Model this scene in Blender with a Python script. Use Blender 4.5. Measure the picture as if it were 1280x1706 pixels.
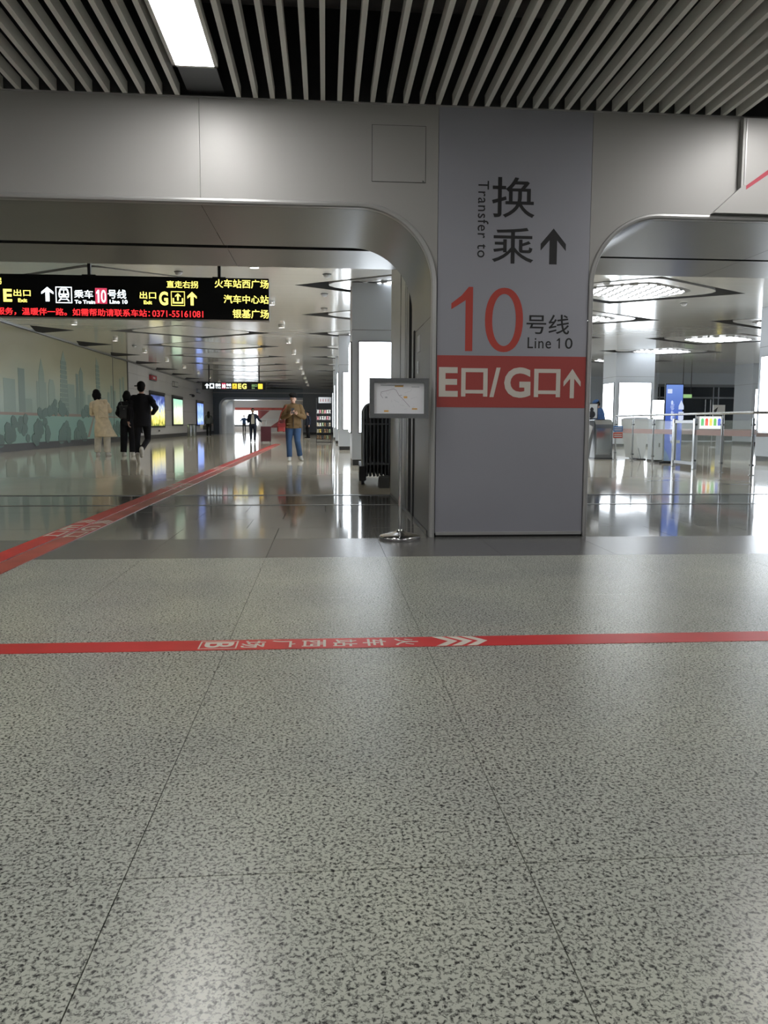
import bpy, bmesh, math, random, os
from mathutils import Vector, Matrix, Quaternion
R = math.radians
PI = math.pi
random.seed(7)
S = bpy.context.scene
for o in list(bpy.data.objects): bpy.data.objects.remove(o)

# ------------------------------------------------------------------ camera
cam_d = bpy.data.cameras.new('camera'); cam = bpy.data.objects.new('camera', cam_d)
S.collection.objects.link(cam); S.camera = cam
yaw, pitch, roll = 0.077144, 0.093044, 0.005
f = Vector((math.sin(yaw)*math.cos(pitch), math.cos(yaw)*math.cos(pitch), -math.sin(pitch)))
r = Vector((math.cos(yaw), -math.sin(yaw), 0)); u = r.cross(f)
r2 = r*math.cos(roll)+u*math.sin(roll); u2 = -r*math.sin(roll)+u*math.cos(roll)
cam.matrix_world = Matrix(((r2.x, u2.x, -f.x, 0), (r2.y, u2.y, -f.y, 0), (r2.z, u2.z, -f.z, .88), (0, 0, 0, 1)))
cam_d.sensor_fit = 'HORIZONTAL'; cam_d.sensor_width = 36
cam_d.lens = 1270/1280*36; cam_d.shift_y = -28/1280
cam_d.clip_end = 300; cam_d.clip_start = .05
# ------------------------------------------------------------------ light and exposure
W = bpy.data.worlds.new('world'); S.world = W; W.use_nodes = True
W.node_tree.nodes['Background'].inputs[0].default_value = (.75, .82, .9, 1)
W.node_tree.nodes['Background'].inputs[1].default_value = .25
S.view_settings.view_transform = 'Standard'; S.view_settings.look = 'None'
S.view_settings.gamma = 1; S.view_settings.use_curve_mapping = False
S.view_settings.exposure = 0.75
LED_NEAR = 21.0      # slatted hall light panels
BOX_LIGHT = 4.5      # column light boxes
FILL_LIGHT = 330.0   # shaded fill lamps, added to brighten the hall
DOT_LIGHT = 3.2     # perforated lamps in the hall ceiling
S.cycles.max_bounces = 7; S.cycles.sample_clamp_indirect = 6
S.cycles.use_denoising = True

# ------------------------------------------------------------------ helpers
def mat(name, col, rough=.5, metal=0., spec=.5, emit=None, es=0., alpha=1., trans=0., bump=None, var=None, coat=0.):
    m = bpy.data.materials.new(name); m.use_nodes = True
    nt = m.node_tree; b = nt.nodes['Principled BSDF']; L = nt.links
    b.inputs['Base Color'].default_value = (*col, 1); b.inputs['Roughness'].default_value = rough
    b.inputs['Metallic'].default_value = metal; b.inputs['Specular IOR Level'].default_value = spec
    b.inputs['Alpha'].default_value = alpha; b.inputs['Transmission Weight'].default_value = trans
    b.inputs['Coat Weight'].default_value = coat
    if emit: b.inputs['Emission Color'].default_value = (*emit, 1); b.inputs['Emission Strength'].default_value = es
    g = nt.nodes.new('ShaderNodeNewGeometry')
    def noise(sc, det=3, vec=(1, 1, 1)):
        mp = nt.nodes.new('ShaderNodeMapping'); mp.inputs['Scale'].default_value = vec
        n = nt.nodes.new('ShaderNodeTexNoise'); n.inputs['Scale'].default_value = sc; n.inputs['Detail'].default_value = det
        L.new(g.outputs['Position'], mp.inputs['Vector']); L.new(mp.outputs[0], n.inputs['Vector']); return n
    if var:      # (scale, amount): gentle colour mottling
        n = noise(var[0]); rp = nt.nodes.new('ShaderNodeValToRGB')
        rp.color_ramp.elements[0].position = .3; rp.color_ramp.elements[1].position = .7
        rp.color_ramp.elements[0].color = (*[c*(1-var[1]) for c in col], 1)
        rp.color_ramp.elements[1].color = (*[min(1, c*(1+var[1])) for c in col], 1)
        L.new(n.outputs[0], rp.inputs[0]); L.new(rp.outputs[0], b.inputs['Base Color'])
    if bump:     # (scale, strength, vec)
        n = noise(bump[0], 2, bump[2] if len(bump) > 2 else (1, 1, 1)); bp = nt.nodes.new('ShaderNodeBump')
        bp.inputs['Strength'].default_value = bump[1]; bp.inputs['Distance'].default_value = .01
        L.new(n.outputs[0], bp.inputs['Height']); L.new(bp.outputs[0], b.inputs['Normal'])
    return m

M = {}
def granite(name, light, mid, dark, scale, p1, p2, rough, bias=0):
    m = bpy.data.materials.new(name); m.use_nodes = True; nt = m.node_tree; L = nt.links; b = nt.nodes['Principled BSDF']
    g = nt.nodes.new('ShaderNodeNewGeometry')
    n = nt.nodes.new('ShaderNodeTexNoise'); n.inputs['Scale'].default_value = scale; n.inputs['Detail'].default_value = 3; n.inputs['Roughness'].default_value = .62; n.inputs['Distortion'].default_value = .45
    rp = nt.nodes.new('ShaderNodeValToRGB'); e = rp.color_ramp.elements
    e[0].position = p1; e[0].color = (*dark, 1); e[1].position = p1+.05; e[1].color = (*mid, 1)
    x = e.new(p2); x.color = (*mid, 1); x = e.new(p2+.03); x.color = (*light, 1)
    n2 = nt.nodes.new('ShaderNodeTexNoise'); n2.inputs['Scale'].default_value = 1.1; n2.inputs['Detail'].default_value = 3
    r3 = nt.nodes.new('ShaderNodeValToRGB'); r3.color_ramp.elements[0].position = .35; r3.color_ramp.elements[1].position = .68
    r3.color_ramp.elements[0].color = (.84, .84, .86, 1); r3.color_ramp.elements[1].color = (1.05, 1.04, 1, 1)
    mx = nt.nodes.new('ShaderNodeMix'); mx.data_type = 'RGBA'; mx.blend_type = 'MULTIPLY'; mx.inputs[0].default_value = 1
    L.new(g.outputs['Position'], n.inputs['Vector']); L.new(g.outputs['Position'], n2.inputs['Vector'])
    L.new(n.outputs[0], rp.inputs[0]); L.new(n2.outputs[0], r3.inputs[0])
    L.new(rp.outputs[0], mx.inputs[6]); L.new(r3.outputs[0], mx.inputs[7]); L.new(mx.outputs[2], b.inputs['Base Color'])
    b.inputs['Roughness'].default_value = rough
    return m
M['granite'] = granite('speckled_granite', (.50, .522, .465), (.25, .262, .235), (.04, .042, .04), 125, .37, .475, .27)
M['granite_dark'] = granite('dark_granite', (.16, .16, .158), (.12, .12, .12), (.07, .07, .07), 120, .36, .5, .22)
M['granite_grey'] = granite('grey_granite', (.25, .252, .24), (.20, .202, .192), (.09, .09, .09), 120, .33, .45, .07)
M['hall_floor'] = mat('hall_floor', (.70, .64, .52), .07, spec=.25, var=(.6, .08), bump=(.8, .06, (3, .6, 1)))
M['joint'] = mat('joint', (.03, .03, .03), .8)
M['steel'] = mat('steel', (.55, .56, .57), .22, 1.)
M['steel_d'] = mat('brushed_steel', (.33, .34, .35), .32, 1., bump=(60, .05, (1, 1, .02)))
M['chrome'] = mat('chrome', (.7, .7, .72), .08, 1.)
M['panel'] = mat('grey_panel', (.355, .35, .34), .46, .10, var=(.7, .04))
M['panel_c'] = mat('column_panel', (.315, .32, .365), .45, .1, var=(.7, .05))
M['reveal'] = mat('reveal_metal', (.115, .12, .12), .3, .5, bump=(40, .03, (1, 1, .03)))
M['lip'] = mat('lip_metal', (.42, .42, .42), .35, .35)
M['core'] = mat('dark_core', (.02, .02, .022), .7)
M['slat'] = mat('slat_metal', (.88, .875, .82), .45, .1)
M['void'] = mat('void', (.012, .012, .014), .9)
M['void2'] = mat('conduit_metal', (.06, .055, .055), .6, .3)
M['black'] = mat('black_print', (.012, .012, .014), .5)
M['red'] = mat('red_vinyl', (.36, .055, .05), .5)
M['red10'] = mat('red_print', (.45, .055, .04), .5)
M['white'] = mat('white_print', (.62, .58, .53), .5)
M['tape'] = mat('red_tape', (.62, .035, .035), .38, var=(3, .12))
M['tape_old'] = mat('worn_red_tape', (.45, .09, .07), .4, var=(2.2, .25))
M['tapetext'] = mat('tape_lettering', (.72, .70, .62), .45)
M['led'] = mat('led_panel', (1, 1, 1), .5, emit=(1, .98, .95), es=LED_NEAR)
M['box'] = mat('light_box', (.9, .95, 1), .4, emit=(.86, .93, 1), es=BOX_LIGHT)
M['colp'] = mat('hall_column_panel', (.62, .67, .74), .28, .15)
M['skirt'] = mat('skirting', (.05, .052, .055), .35)
M['wallw'] = mat('pale_wall_panel', (.62, .62, .63), .35, .05)
M['ledblack'] = mat('led_board', (.008, .009, .011), .35)
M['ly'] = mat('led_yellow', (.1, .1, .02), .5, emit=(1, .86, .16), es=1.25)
M['lw'] = mat('led_white', (.1, .1, .1), .5, emit=(.85, .95, 1), es=1.4)
M['lr'] = mat('led_red', (.1, 0, 0), .5, emit=(1, .03, .035), es=1.15)
M['lrd'] = mat('led_red_block', (.1, 0, 0), .5, emit=(.55, .05, .1), es=.8)
M['lo'] = mat('led_amber', (.1, .1, .02), .5, emit=(1, .62, .05), es=1.0)
M['lg'] = mat('led_green', (.1, .1, .02), .5, emit=(.4, .7, .3), es=.45)
M['dark'] = mat('dark_plastic', (.025, .026, .03), .45)
M['dmet'] = mat('dark_metal', (.12, .125, .13), .3, .8)
M['skin'] = mat('skin', (.50, .30, .22), .5)
M['hair'] = mat('black_hair', (.006, .0055, .0055), .8, spec=.15, bump=(90, .3, (1, 1, .1)))
M['paper'] = mat('paper', (.62, .63, .64), .5)
M['glass'] = mat('clear_glass', (.85, .95, .92), .03, alpha=.13, spec=.6)
M['glassd'] = mat('dark_glass', (.02, .025, .03), .05, spec=.8)
M['lamp_glow'] = mat('far_lamp', (1, 1, 1), .5, emit=(1, 1, 1), es=3.0)

def cloth(name, col, rough=.85):
    m = mat(name, col, rough, spec=.2, bump=(45, .25), var=(9, .12)); M[name] = m; return m

# ceiling metal: glossy aluminium sheets, wavy
mc = mat('aluminium_ceiling', (.78, .77, .745), .13, .4, spec=.6, bump=(1.6, .22, (.35, 2.4, 1))); M['ceil'] = mc
M['recess'] = mat('recess_metal', (.16, .16, .16), .5, .3)
M['isl'] = mat('island_metal', (.74, .74, .73), .22, .4, bump=(1.6, .06, (.5, 2, 1)))
def dots():
    m = bpy.data.materials.new('perforated_lamp'); m.use_nodes = True; nt = m.node_tree; L = nt.links; b = nt.nodes['Principled BSDF']
    g = nt.nodes.new('ShaderNodeNewGeometry'); sp = nt.nodes.new('ShaderNodeSeparateXYZ'); L.new(g.outputs['Position'], sp.inputs[0])
    def mt(op, a, bb):
        n = nt.nodes.new('ShaderNodeMath'); n.operation = op
        for i, v in enumerate((a, bb)):
            if v is None: continue
            if isinstance(v, (int, float)): n.inputs[i].default_value = v
            else: L.new(v, n.inputs[i])
        return n.outputs[0]
    sx = mt('ABSOLUTE', mt('SINE', mt('MULTIPLY', sp.outputs[0], 13.), None), None)
    sy = mt('ABSOLUTE', mt('SINE', mt('MULTIPLY', sp.outputs[1], 13.), None), None)
    msk = mt('GREATER_THAN', mt('MULTIPLY', sx, sy), .33)
    L.new(mt('MULTIPLY', msk, DOT_LIGHT), b.inputs['Emission Strength'])
    b.inputs['Emission Color'].default_value = (.93, .97, 1, 1); b.inputs['Base Color'].default_value = (.5, .5, .5, 1); b.inputs['Roughness'].default_value = .4
    return m
M['dots'] = dots()
M['down'] = mat('fill_lamp_lens', (1, 1, 1), .5, emit=(1, .965, .90), es=FILL_LIGHT)  # glowing disc of the added fill lamps
M['shade'] = mat('black_baffle', (.012, .012, .012), .9, spec=.1)
M['stripe'] = mat('pink_safety_stripe', (.62, .42, .40), .4, alpha=.6)
M['frame'] = mat('map_frame_metal', (.30, .31, .32), .16, 1.)

COL = S.collection
class MB:
    def __init__(s): s.v = []; s.f = []; s.sm = []
    def add(s, vs, fs, smooth=False):
        n = len(s.v); s.v += [tuple(v) for v in vs]; s.f += [tuple(i+n for i in q) for q in fs]; s.sm += [smooth]*len(fs); return s
    def box(s, x0, x1, y0, y1, z0, z1, m=None):
        vs = [(x, y, z) for x in (x0, x1) for y in (y0, y1) for z in (z0, z1)]
        if m: vs = [m @ Vector(v) for v in vs]
        return s.add(vs, [(0, 1, 3, 2), (4, 6, 7, 5), (0, 4, 5, 1), (2, 3, 7, 6), (0, 2, 6, 4), (1, 5, 7, 3)])
    def cyl(s, p0, p1, r0, r1=None, n=12, caps=True):
        p0 = Vector(p0); p1 = Vector(p1); r1 = r0 if r1 is None else r1
        d = (p1-p0); q = d.to_track_quat('Z', 'Y') if d.length > 1e-9 else Quaternion()
        vs = []
        for p, rr in ((p0, r0), (p1, r1)):
            for i in range(n):
                a = 2*PI*i/n; vs.append(p + q @ Vector((rr*math.cos(a), rr*math.sin(a), 0)))
        s.add(vs, [(i, (i+1) % n, n+(i+1) % n, n+i) for i in range(n)], True)
        if caps: s.add(vs[:n], [tuple(range(n))[::-1]]); s.add(vs[n:], [tuple(range(n))])
        return s
    def tube(s, pts, rad, n=8):
        for a, b in zip(pts[:-1], pts[1:]): s.cyl(a, b, rad, n=n); 
        for p in pts[1:-1]: s.ell(p, (rad, rad, rad), n=n, k=4)
        return s
    def ell(s, c, rr, n=14, k=9, m=None):
        c = Vector(c); vs = []; fs = []
        for j in range(1, k):
            t = PI*j/k
            for i in range(n):
                a = 2*PI*i/n; v = Vector((rr[0]*math.sin(t)*math.cos(a), rr[1]*math.sin(t)*math.sin(a), rr[2]*math.cos(t)))
                vs.append(c+(m @ v if m else v))
        top = len(vs); v = Vector((0, 0, rr[2])); vs.append(c+(m @ v if m else v)); v = -v; vs.append(c+(m @ v if m else v))
        for j in range(k-2):
            for i in range(n): fs.append((j*n+i, (j+1)*n+i, (j+1)*n+(i+1) % n, j*n+(i+1) % n))
        for i in range(n):
            fs.append((top, i, (i+1) % n)); fs.append((top+1, (k-2)*n+(i+1) % n, (k-2)*n+i))
        return s.add(vs, fs, True)
    def cap(s, p0, p1, r0, r1=None, n=12):      # round-ended tapered limb
        r1 = r0 if r1 is None else r1
        s.cyl(p0, p1, r0, r1, n); s.ell(p0, (r0,)*3, n, 7); s.ell(p1, (r1,)*3, n, 7); return s
    def lathe(s, prof, n=32, c=(0, 0, 0), caps=True):
        vs = []; fs = []; m = len(prof)
        for rr, z in prof:
            for i in range(n): vs.append((c[0]+rr*math.cos(2*PI*i/n), c[1]+rr*math.sin(2*PI*i/n), c[2]+z))
        for j in range(m-1):
            for i in range(n): fs.append((j*n+i, j*n+(i+1) % n, (j+1)*n+(i+1) % n, (j+1)*n+i))
        s.add(vs, fs, True)
        if caps: s.add(vs[:n], [tuple(range(n))[::-1]]); s.add(vs[-n:], [tuple(range(n))])
        return s
    def prismY(s, poly, y0, y1):   # poly in (x,z)
        n = len(poly); vs = [(x, y0, z) for x, z in poly]+[(x, y1, z) for x, z in poly]
        return s.add(vs, [tuple(range(n)), tuple(range(n, 2*n))[::-1]]+[(i, i+n, (i+1) % n+n, (i+1) % n) for i in range(n)])
    def prismX(s, poly, x0, x1):   # poly in (y,z)
        n = len(poly); vs = [(x0, y, z) for y, z in poly]+[(x1, y, z) for y, z in poly]
        return s.add(vs, [tuple(range(n)), tuple(range(n, 2*n))[::-1]]+[(i, i+n, (i+1) % n+n, (i+1) % n) for i in range(n)])
    def prismZ(s, poly, z0, z1):
        n = len(poly); vs = [(x, y, z0) for x, y in poly]+[(x, y, z1) for x, y in poly]
        return s.add(vs, [tuple(range(n)), tuple(range(n, 2*n))[::-1]]+[(i, i+n, (i+1) % n+n, (i+1) % n) for i in range(n)])
    def stripY(s, path, y0, y1):   # open surface along (x,z) path
        n = len(path); vs = [(x, y0, z) for x, z in path]+[(x, y1, z) for x, z in path]
        return s.add(vs, [(i, i+1, n+i+1, n+i) for i in range(n-1)], True)
    def mesh(s, name, m):
        me = bpy.data.meshes.new(name); me.from_pydata(s.v, [], s.f)
        me.polygons.foreach_set('use_smooth', s.sm); me.update()
        bm = bmesh.new(); bm.from_mesh(me); bmesh.ops.recalc_face_normals(bm, faces=bm.faces); bm.to_mesh(me); bm.free()
        for mm in (m if isinstance(m, (list, tuple)) else [m]): me.materials.append(mm)
        return me
    def build(s, name, m, parent=None, loc=None):
        return link(name, s.mesh(name, m), parent, loc)
def link(name, me, parent=None, loc=None, rot=None):
    o = bpy.data.objects.new(name, me); COL.objects.link(o)
    if parent: o.parent = parent
    if loc: o.location = loc
    if rot: o.rotation_euler = rot
    return o
def tag(o, label=None, cat=None, group=None, kind=None):
    if label: o['label'] = label
    if cat: o['category'] = cat
    if group: o['group'] = group
    if kind: o['kind'] = kind
    return o
def thing(name, label, cat, loc=(0, 0, 0), rz=0, group=None):
    o = bpy.data.objects.new(name, None); COL.objects.link(o); o.location = loc; o.rotation_euler = (0, 0, rz)
    o.empty_display_size = .1
    return tag(o, label, cat, group)
def copy_tree(o, parent=None):
    c = o.copy(); COL.objects.link(c)
    if parent: c.parent = parent
    for ch in [x for x in o.children]: copy_tree(ch, c)
    return c
def struct(o): o['kind'] = 'structure'; return o

# lettering
def text_mesh(s, off=0., vertical=False, space=1.):
    c = bpy.data.curves.new('lettering', 'FONT'); c.body = s; c.size = 1; c.bevel_depth = off; c.bevel_resolution = 0; c.resolution_u = 4
    c.space_character = space
    o = bpy.data.objects.new('tmp', c); COL.objects.link(o)
    dg = bpy.context.evaluated_depsgraph_get(); me = bpy.data.meshes.new_from_object(o.evaluated_get(dg))
    bpy.data.objects.remove(o); return me
def text(s, x0, x1, z0, z1, y, m, parent, off=0., plane='XZ', rot=0, space=1., th=.0012, name='lettering', sign=1):
    """fits the string to a rectangle; plane XZ faces -Y at depth y, plane XY lies on the floor at height y"""
    me = text_mesh(s, off, space=space)
    bm = bmesh.new(); bm.from_mesh(me)
    bmesh.ops.delete(bm, geom=[q for q in bm.faces if q.normal.z < .02 and off > 0], context='FACES')
    bm.to_mesh(me); bm.free(); me.materials.clear(); me.materials.append(m)
    vs = [Vector(v.co) for v in me.vertices]
    if rot:
        q = Matrix.Rotation(rot, 3, 'Z'); vs = [q @ v for v in vs]
    ax = min(v.x for v in vs); bx = max(v.x for v in vs); ay = min(v.y for v in vs); by = max(v.y for v in vs)
    for v, w in zip(me.vertices, vs):
        X = x0+(w.x-ax)/(bx-ax+1e-9)*(x1-x0); Y = z0+(w.y-ay)/(by-ay+1e-9)*(z1-z0)
        v.co = (X, y-th, Y) if plane == 'XZ' else (X, Y, y+th)
    return link(name, me, parent)
def one(x0, x1, z0, z1, y, m, parent, s=.34, th=.0012):
    w = (x1-x0)*s; MB().prismY([(x1-w, z0), (x1, z0), (x1, z1), (x1-w*.8, z1), (x0, z0+(z1-z0)*.80), (x0, z0+(z1-z0)*.68), (x1-w, z0+(z1-z0)*.80)], y-th, y).build('lettering', m, parent)
def arrow_poly(x0, x1, z0, z1, w=.34, hd=.55, notch=.22):
    cx = (x0+x1)/2; W_ = x1-x0; H_ = z1-z0; s = W_*w/2
    zh = z1-H_*hd
    return [(cx-s, z0), (cx+s, z0), (cx+s, z1-H_*.33), (x1, zh+0), (x1, zh+H_*notch), (cx, z1), (x0, zh+H_*notch), (x0, zh), (cx-s, z1-H_*.33)]

# organic blobs -> one continuous surface
def fuse(mb, name, m, parent, vox=.012, smooth=3, sub=False):
    me = mb.mesh(name, m); o = bpy.data.objects.new('tmp', me); COL.objects.link(o)
    md = o.modifiers.new('r', 'REMESH'); md.mode = 'VOXEL'; md.voxel_size = vox; md.use_smooth_shade = True
    if smooth:
        ms = o.modifiers.new('s', 'SMOOTH'); ms.factor = .5; ms.iterations = smooth
    dg = bpy.context.evaluated_depsgraph_get(); nm = bpy.data.meshes.new_from_object(o.evaluated_get(dg)); nm.name = name
    bpy.data.objects.remove(o); nm.materials.clear(); nm.materials.append(m)
    return link(name, nm, parent)

# ================================================================== SETTING
Y0 = 5.869
# ---- floor
fl_ = MB().box(-9.6, 8.4, -6, 9.46, -.12, -.012).build('floor', M['joint']); struct(fl_)
GX = [-.391+.792*k for k in range(-8, 11)]
def slab_row(y0, y1, m, dz=0, xo=0., gap=.0022, bev=True):
    me = MB().box(gap/2, .792-gap/2, gap/2, (y1-y0)-gap/2, -.012, 0).mesh('floor_slab', m)
    for k, x in enumerate(GX[:-1]):
        link('floor_slab', me, fl_, (x+xo, y0, dz+random.uniform(-.0004, .0004)))
for j in range(4): slab_row(.245+1.19*j, .245+1.19*(j+1), M['granite'])
MB().box(-9.6, 8.4, -6, .243, -.012, 0).build('floor_border', M['granite'], fl_)
MB().box(-9.6, GX[0]-.002, .246, 9.46, -.012, 0).build('floor_border', M['granite_grey'], fl_)
MB().box(GX[-1]+.002, 8.4, .246, 9.46, -.012, 0).build('floor_border', M['granite_grey'], fl_)
slab_row(5.005, 5.835, M['granite_dark'])
for j, xo in enumerate((0, -.27, 0, -.4)): slab_row(5.837+.605*j, 5.837+.605*(j+1), M['granite_grey'], xo=xo*.999, dz=-.0006, gap=.0045)
MB().box(-9.6, 8.4, 8.33, 9.4, -.012, -.001).build('floor_border', M['granite_grey'], fl_)
MB().box(-9.6, 8.4, 8.262, 8.30, -.012, .003).build('shutter_track', M['steel_d'], fl_)
MB().box(-9.6, 8.4, 9.385, 9.41, -.012, .004).box(-9.6, 8.4, 9.44, 9.46, -.012, .004).build('shutter_track', M['steel'], fl_)
MB().box(-30, 40, 9.461, 96, -.12, 0).build('hall_paving', M['hall_floor'], fl_)

# ---- front wall with two rounded openings
core = MB()
core.box(.90, 1.98, 5.92, 9.44, 0, 4.25)                       # pier between the openings
core.box(-9.6, 8.4, 5.95, 7.18, 2.60, 4.25); core.box(-9.6, 8.4, 7.18, 7.42, 2.9, 4.25)
core.box(-9.6, 8.4, 7.42, 8.24, 2.60, 4.25)
wf = core.build('wall_front', M['core']); struct(wf)
def arcpts(cx, cz, rr, a0, a1, n=20): return [(cx+rr*math.cos(R(a0+(a1-a0)*i/n)), cz+rr*math.sin(R(a0+(a1-a0)*i/n))) for i in range(n+1)]
T = 3.235; g = .003; th = .05
MB().box(-9.6, -3.2, Y0, Y0+th, 2.53, T).build('wall_panel', M['panel'], wf)
MB().box(-3.2+g, -.912, Y0, Y0+th, 2.53, T).build('wall_panel', M['panel'], wf)
poly = [(-.912+g, T), (-.912+g, 2.53)]+[(p[0], p[1]) for p in arcpts(.25, 1.93, .6, 90, 0)]+[(.8505, T)]
MB().prismY(poly, Y0, Y0+th).build('wall_panel', M['panel'], wf)
MB().box(.8505+g, 2.028, Y0, Y0+th, .03, T).build('wall_panel', M['panel_c'], wf)
poly = [(2.031, T), (2.031, 1.955)]+[(p[0], p[1]) for p in arcpts(2.581, 1.955, .55, 180, 90)]+[(4.6, 2.505), (4.6, T)]
MB().prismY(poly, Y0, Y0+th).build('wall_panel', M['panel'], wf)
MB().box(4.6+g, 8.4, Y0, Y0+th, 2.505, T).build('wall_panel', M['panel'], wf)
MB().box(.858, 2.022, Y0-.014, Y0, .018, .040).build('base_strip', M['lip'], wf)
MB().box(.86, 2.02, Y0-.001, Y0+.04, 0, .02).build('base_shadow_gap', M['core'], wf)
# access hatch
hb = MB().box(.35, .755, Y0-.0015, Y0+.001, 2.68, 3.09).build('hatch_gap', M['core'], wf)
MB().box(.3535, .7515, Y0-.004, Y0, 2.6835, 3.0865).build('access_hatch', M['panel'], wf)
MB().cyl((.735, Y0-.006, 2.69), (.735, Y0, 2.69), .006).build('hatch_lock', M['steel'], wf)
# lip and reveals
def path_left(d): return [(.85-d, 0)]+arcpts(.25, 1.93, .6-d, 0, 90)+[(-9.6, 2.53-d)]
def path_right(d): return [(2.03+d, 0)]+arcpts(2.58, 1.955, .55-d, 180, 90)+[(8.4, 2.505-d)]
def ringY(pa, pb, ya, yb):
    n = len(pa); vs = [(x, ya, z) for x, z in pa]+[(x, yb, z) for x, z in pb]
    return MB().add(vs, [(i, i+1, n+i+1, n+i) for i in range(n-1)], True)
for pf in (path_left, path_right):
    lp = MB()
    seq = [(0.001, Y0-.004), (.006, Y0-.014), (.02, Y0-.016), (.034, Y0-.010), (.04, Y0+.004), (.04, Y0+.05)]
    for (d0, y0), (d1, y1) in zip(seq[:-1], seq[1:]):
        q = ringY(pf(d0), pf(d1), y0, y1); lp.add(q.v, q.f, True)
    lp.build('opening_lip', M['lip'], wf)
pl = path_left(.041); pr_ = path_right(.041)
up = lambda p: [q for q in p]
# curved reveal panels, split where the panels join
def split(path, z):
    lo = [p for p in path if p[1] <= z]; hi = [p for p in path if p[1] >= z]; return lo, hi
lo = [(.809, 0), (.809, 1.70)]; hi = [(.809, 1.704)]+pl[1:]
hiA = [p for p in hi if p[0] > -.9]+[(-.910, 2.489)]
MB().stripY(lo, Y0+.05, 7.0).build('reveal_panel', M['reveal'], wf)
MB().stripY(hiA, Y0+.05, 7.19).build('reveal_panel', M['reveal'], wf)
MB().stripY([(-.914, 2.489), (-9.6, 2.489)], Y0+.05, 7.19).build('reveal_panel', M['reveal'], wf)
MB().stripY([(2.071, 0), (2.071, 1.70)], Y0+.05, 7.19).build('reveal_panel', M['reveal'], wf)
hr = [(2.071, 1.704)]+pr_[1:-1]
MB().stripY(hr+[(4.0, 2.464)], Y0+.05, 7.19).build('reveal_panel', M['reveal'], wf)
MB().stripY([(4.004, 2.464), (8.4, 2.464)], Y0+.05, 7.19).build('reveal_panel', M['reveal'], wf)
# second soffit beyond the shutter slot
for x0, x1 in ((-9.6, -.914), (-.910, .82)): MB().box(x0, x1, 7.42, 8.26, 2.515, 2.6).build('soffit_panel', M['reveal'], wf)
for x0, x1 in ((2.06, 4.1), (4.104, 8.4)):
    MB().box(x0, x1, 7.42, 7.86, 2.50, 2.6).build('soffit_panel', M['reveal'], wf)
    MB().box(x0, x1, 7.865, 8.26, 2.505, 2.6).build('soffit_panel', M['reveal'], wf)
# pier side panels with shutter guides
for xa, xb in ((.81, .90), (1.98, 2.07)):
    for y0, y1 in ((7.02, 7.19), (7.44, 7.60), (7.63, 7.78), (7.81, 8.24), (8.30, 9.46)):
        MB().box(xa, xb, y0, y1, 0.0, 2.50 if y1 < 8.25 else 4.2).build('side_panel', M['steel_d'] if y1 > 8.2 else M['reveal'], wf)
MB().box(.802, .811, 6.93, 7.01, 0, 1.72).build('guide_seam', M['core'], wf)
MB().box(.90, 1.98, 9.44, 9.46, 0, 4.2).build('side_panel', M['reveal'], wf)
MB().box(.803, .812, 5.99, 9.40, .0, .035).build('base_strip', M['dmet'], wf)
# small notices on the side of the pier
nt_ = MB().box(.804, .8092, 6.55, 6.72, 1.50, 1.64).build('notice', M['paper'], wf)
MB().box(.803, .8085, 6.62, 6.66, 1.32, 1.42).build('keyhole_plate', M['steel'], wf)
# ledge over the panels; wall above it coloured dark for the shade there
MB().box(-9.6, 8.4, Y0+.01, Y0+.08, T+.004, 4.25).build('upper_wall', M['dmet'], wf)
MB().box(-9.6, 8.4, Y0-.012, Y0+.01, T-.002, T+.008).build('ledge_strip', M['lip'], wf)

# ---- printing on the pier
yy = Y0-.0005
text('换', 1.262, 1.592, 2.445, 2.742, yy, M['black'], wf, off=.005)
text('乘', 1.268, 1.59, 2.105, 2.372, yy, M['black'], wf, off=.005)
text('Transfer to', 2.715, 2.145, 1.155, 1.245, yy, M['black'], wf) if False else None
me_o = text('Transfer to', 1.155, 1.238, 2.145, 2.71, yy, M['black'], wf, rot=-PI/2, off=.004, space=1.12)
MB().prismY(arrow_poly(1.645, 1.842, 2.105, 2.373, .30, .62, .19), yy-.001, yy).build('arrow', M['black'], wf)
d1 = MB().prismY([(.962, 1.80), (.962, 1.755), (1.072, 1.825), (1.072, 1.442), (1.128, 1.442), (1.128, 1.925), (1.095, 1.925), (1.04, 1.86)], yy-.001, yy)
d1.build('numeral', M['red10'], wf)
n = 40; oz = MB(); cx, cz, ax_, az_ = 1.372, 1.68, .148, .243
vo = [(cx+ax_*math.copysign(abs(math.cos(2*PI*i/n))**.92, math.cos(2*PI*i/n)), cz+az_*math.copysign(abs(math.sin(2*PI*i/n))**.92, math.sin(2*PI*i/n))) for i in range(n)]
vi = [(cx+(ax_-.056)*math.cos(2*PI*i/n), cz+(az_-.046)*math.copysign(abs(math.sin(2*PI*i/n))**.9, math.sin(2*PI*i/n))) for i in range(n)]
vs = [(x, yy, z) for x, z in vo+vi]+[(x, yy-.001, z) for x, z in vo+vi]
oz.add(vs, [(i, (i+1) % n, n+(i+1) % n, n+i) for i in range(n)]+[(2*n+i, 3*n+i, 3*n+(i+1) % n, 2*n+(i+1) % n) for i in range(n)]+[(i, 2*n+i, 2*n+(i+1) % n, (i+1) % n) for i in range(n)])
oz.build('numeral', M['red10'], wf)
text('号线', 1.548, 1.885, 1.578, 1.727, yy, M['black'], wf, off=.006)
text('Line', 1.560, 1.745, 1.468, 1.552, yy, M['black'], wf, off=.004, space=1.1); one(1.79, 1.815, 1.470, 1.549, yy, M['black'], wf, .42); text('0', 1.855, 1.915, 1.468, 1.551, yy, M['black'], wf, off=.004)
rb = MB().box(.856, 2.026, yy-.001, yy, 1.012, 1.408).build('red_band', M['red'], wf)
y2 = yy-.001
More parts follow.
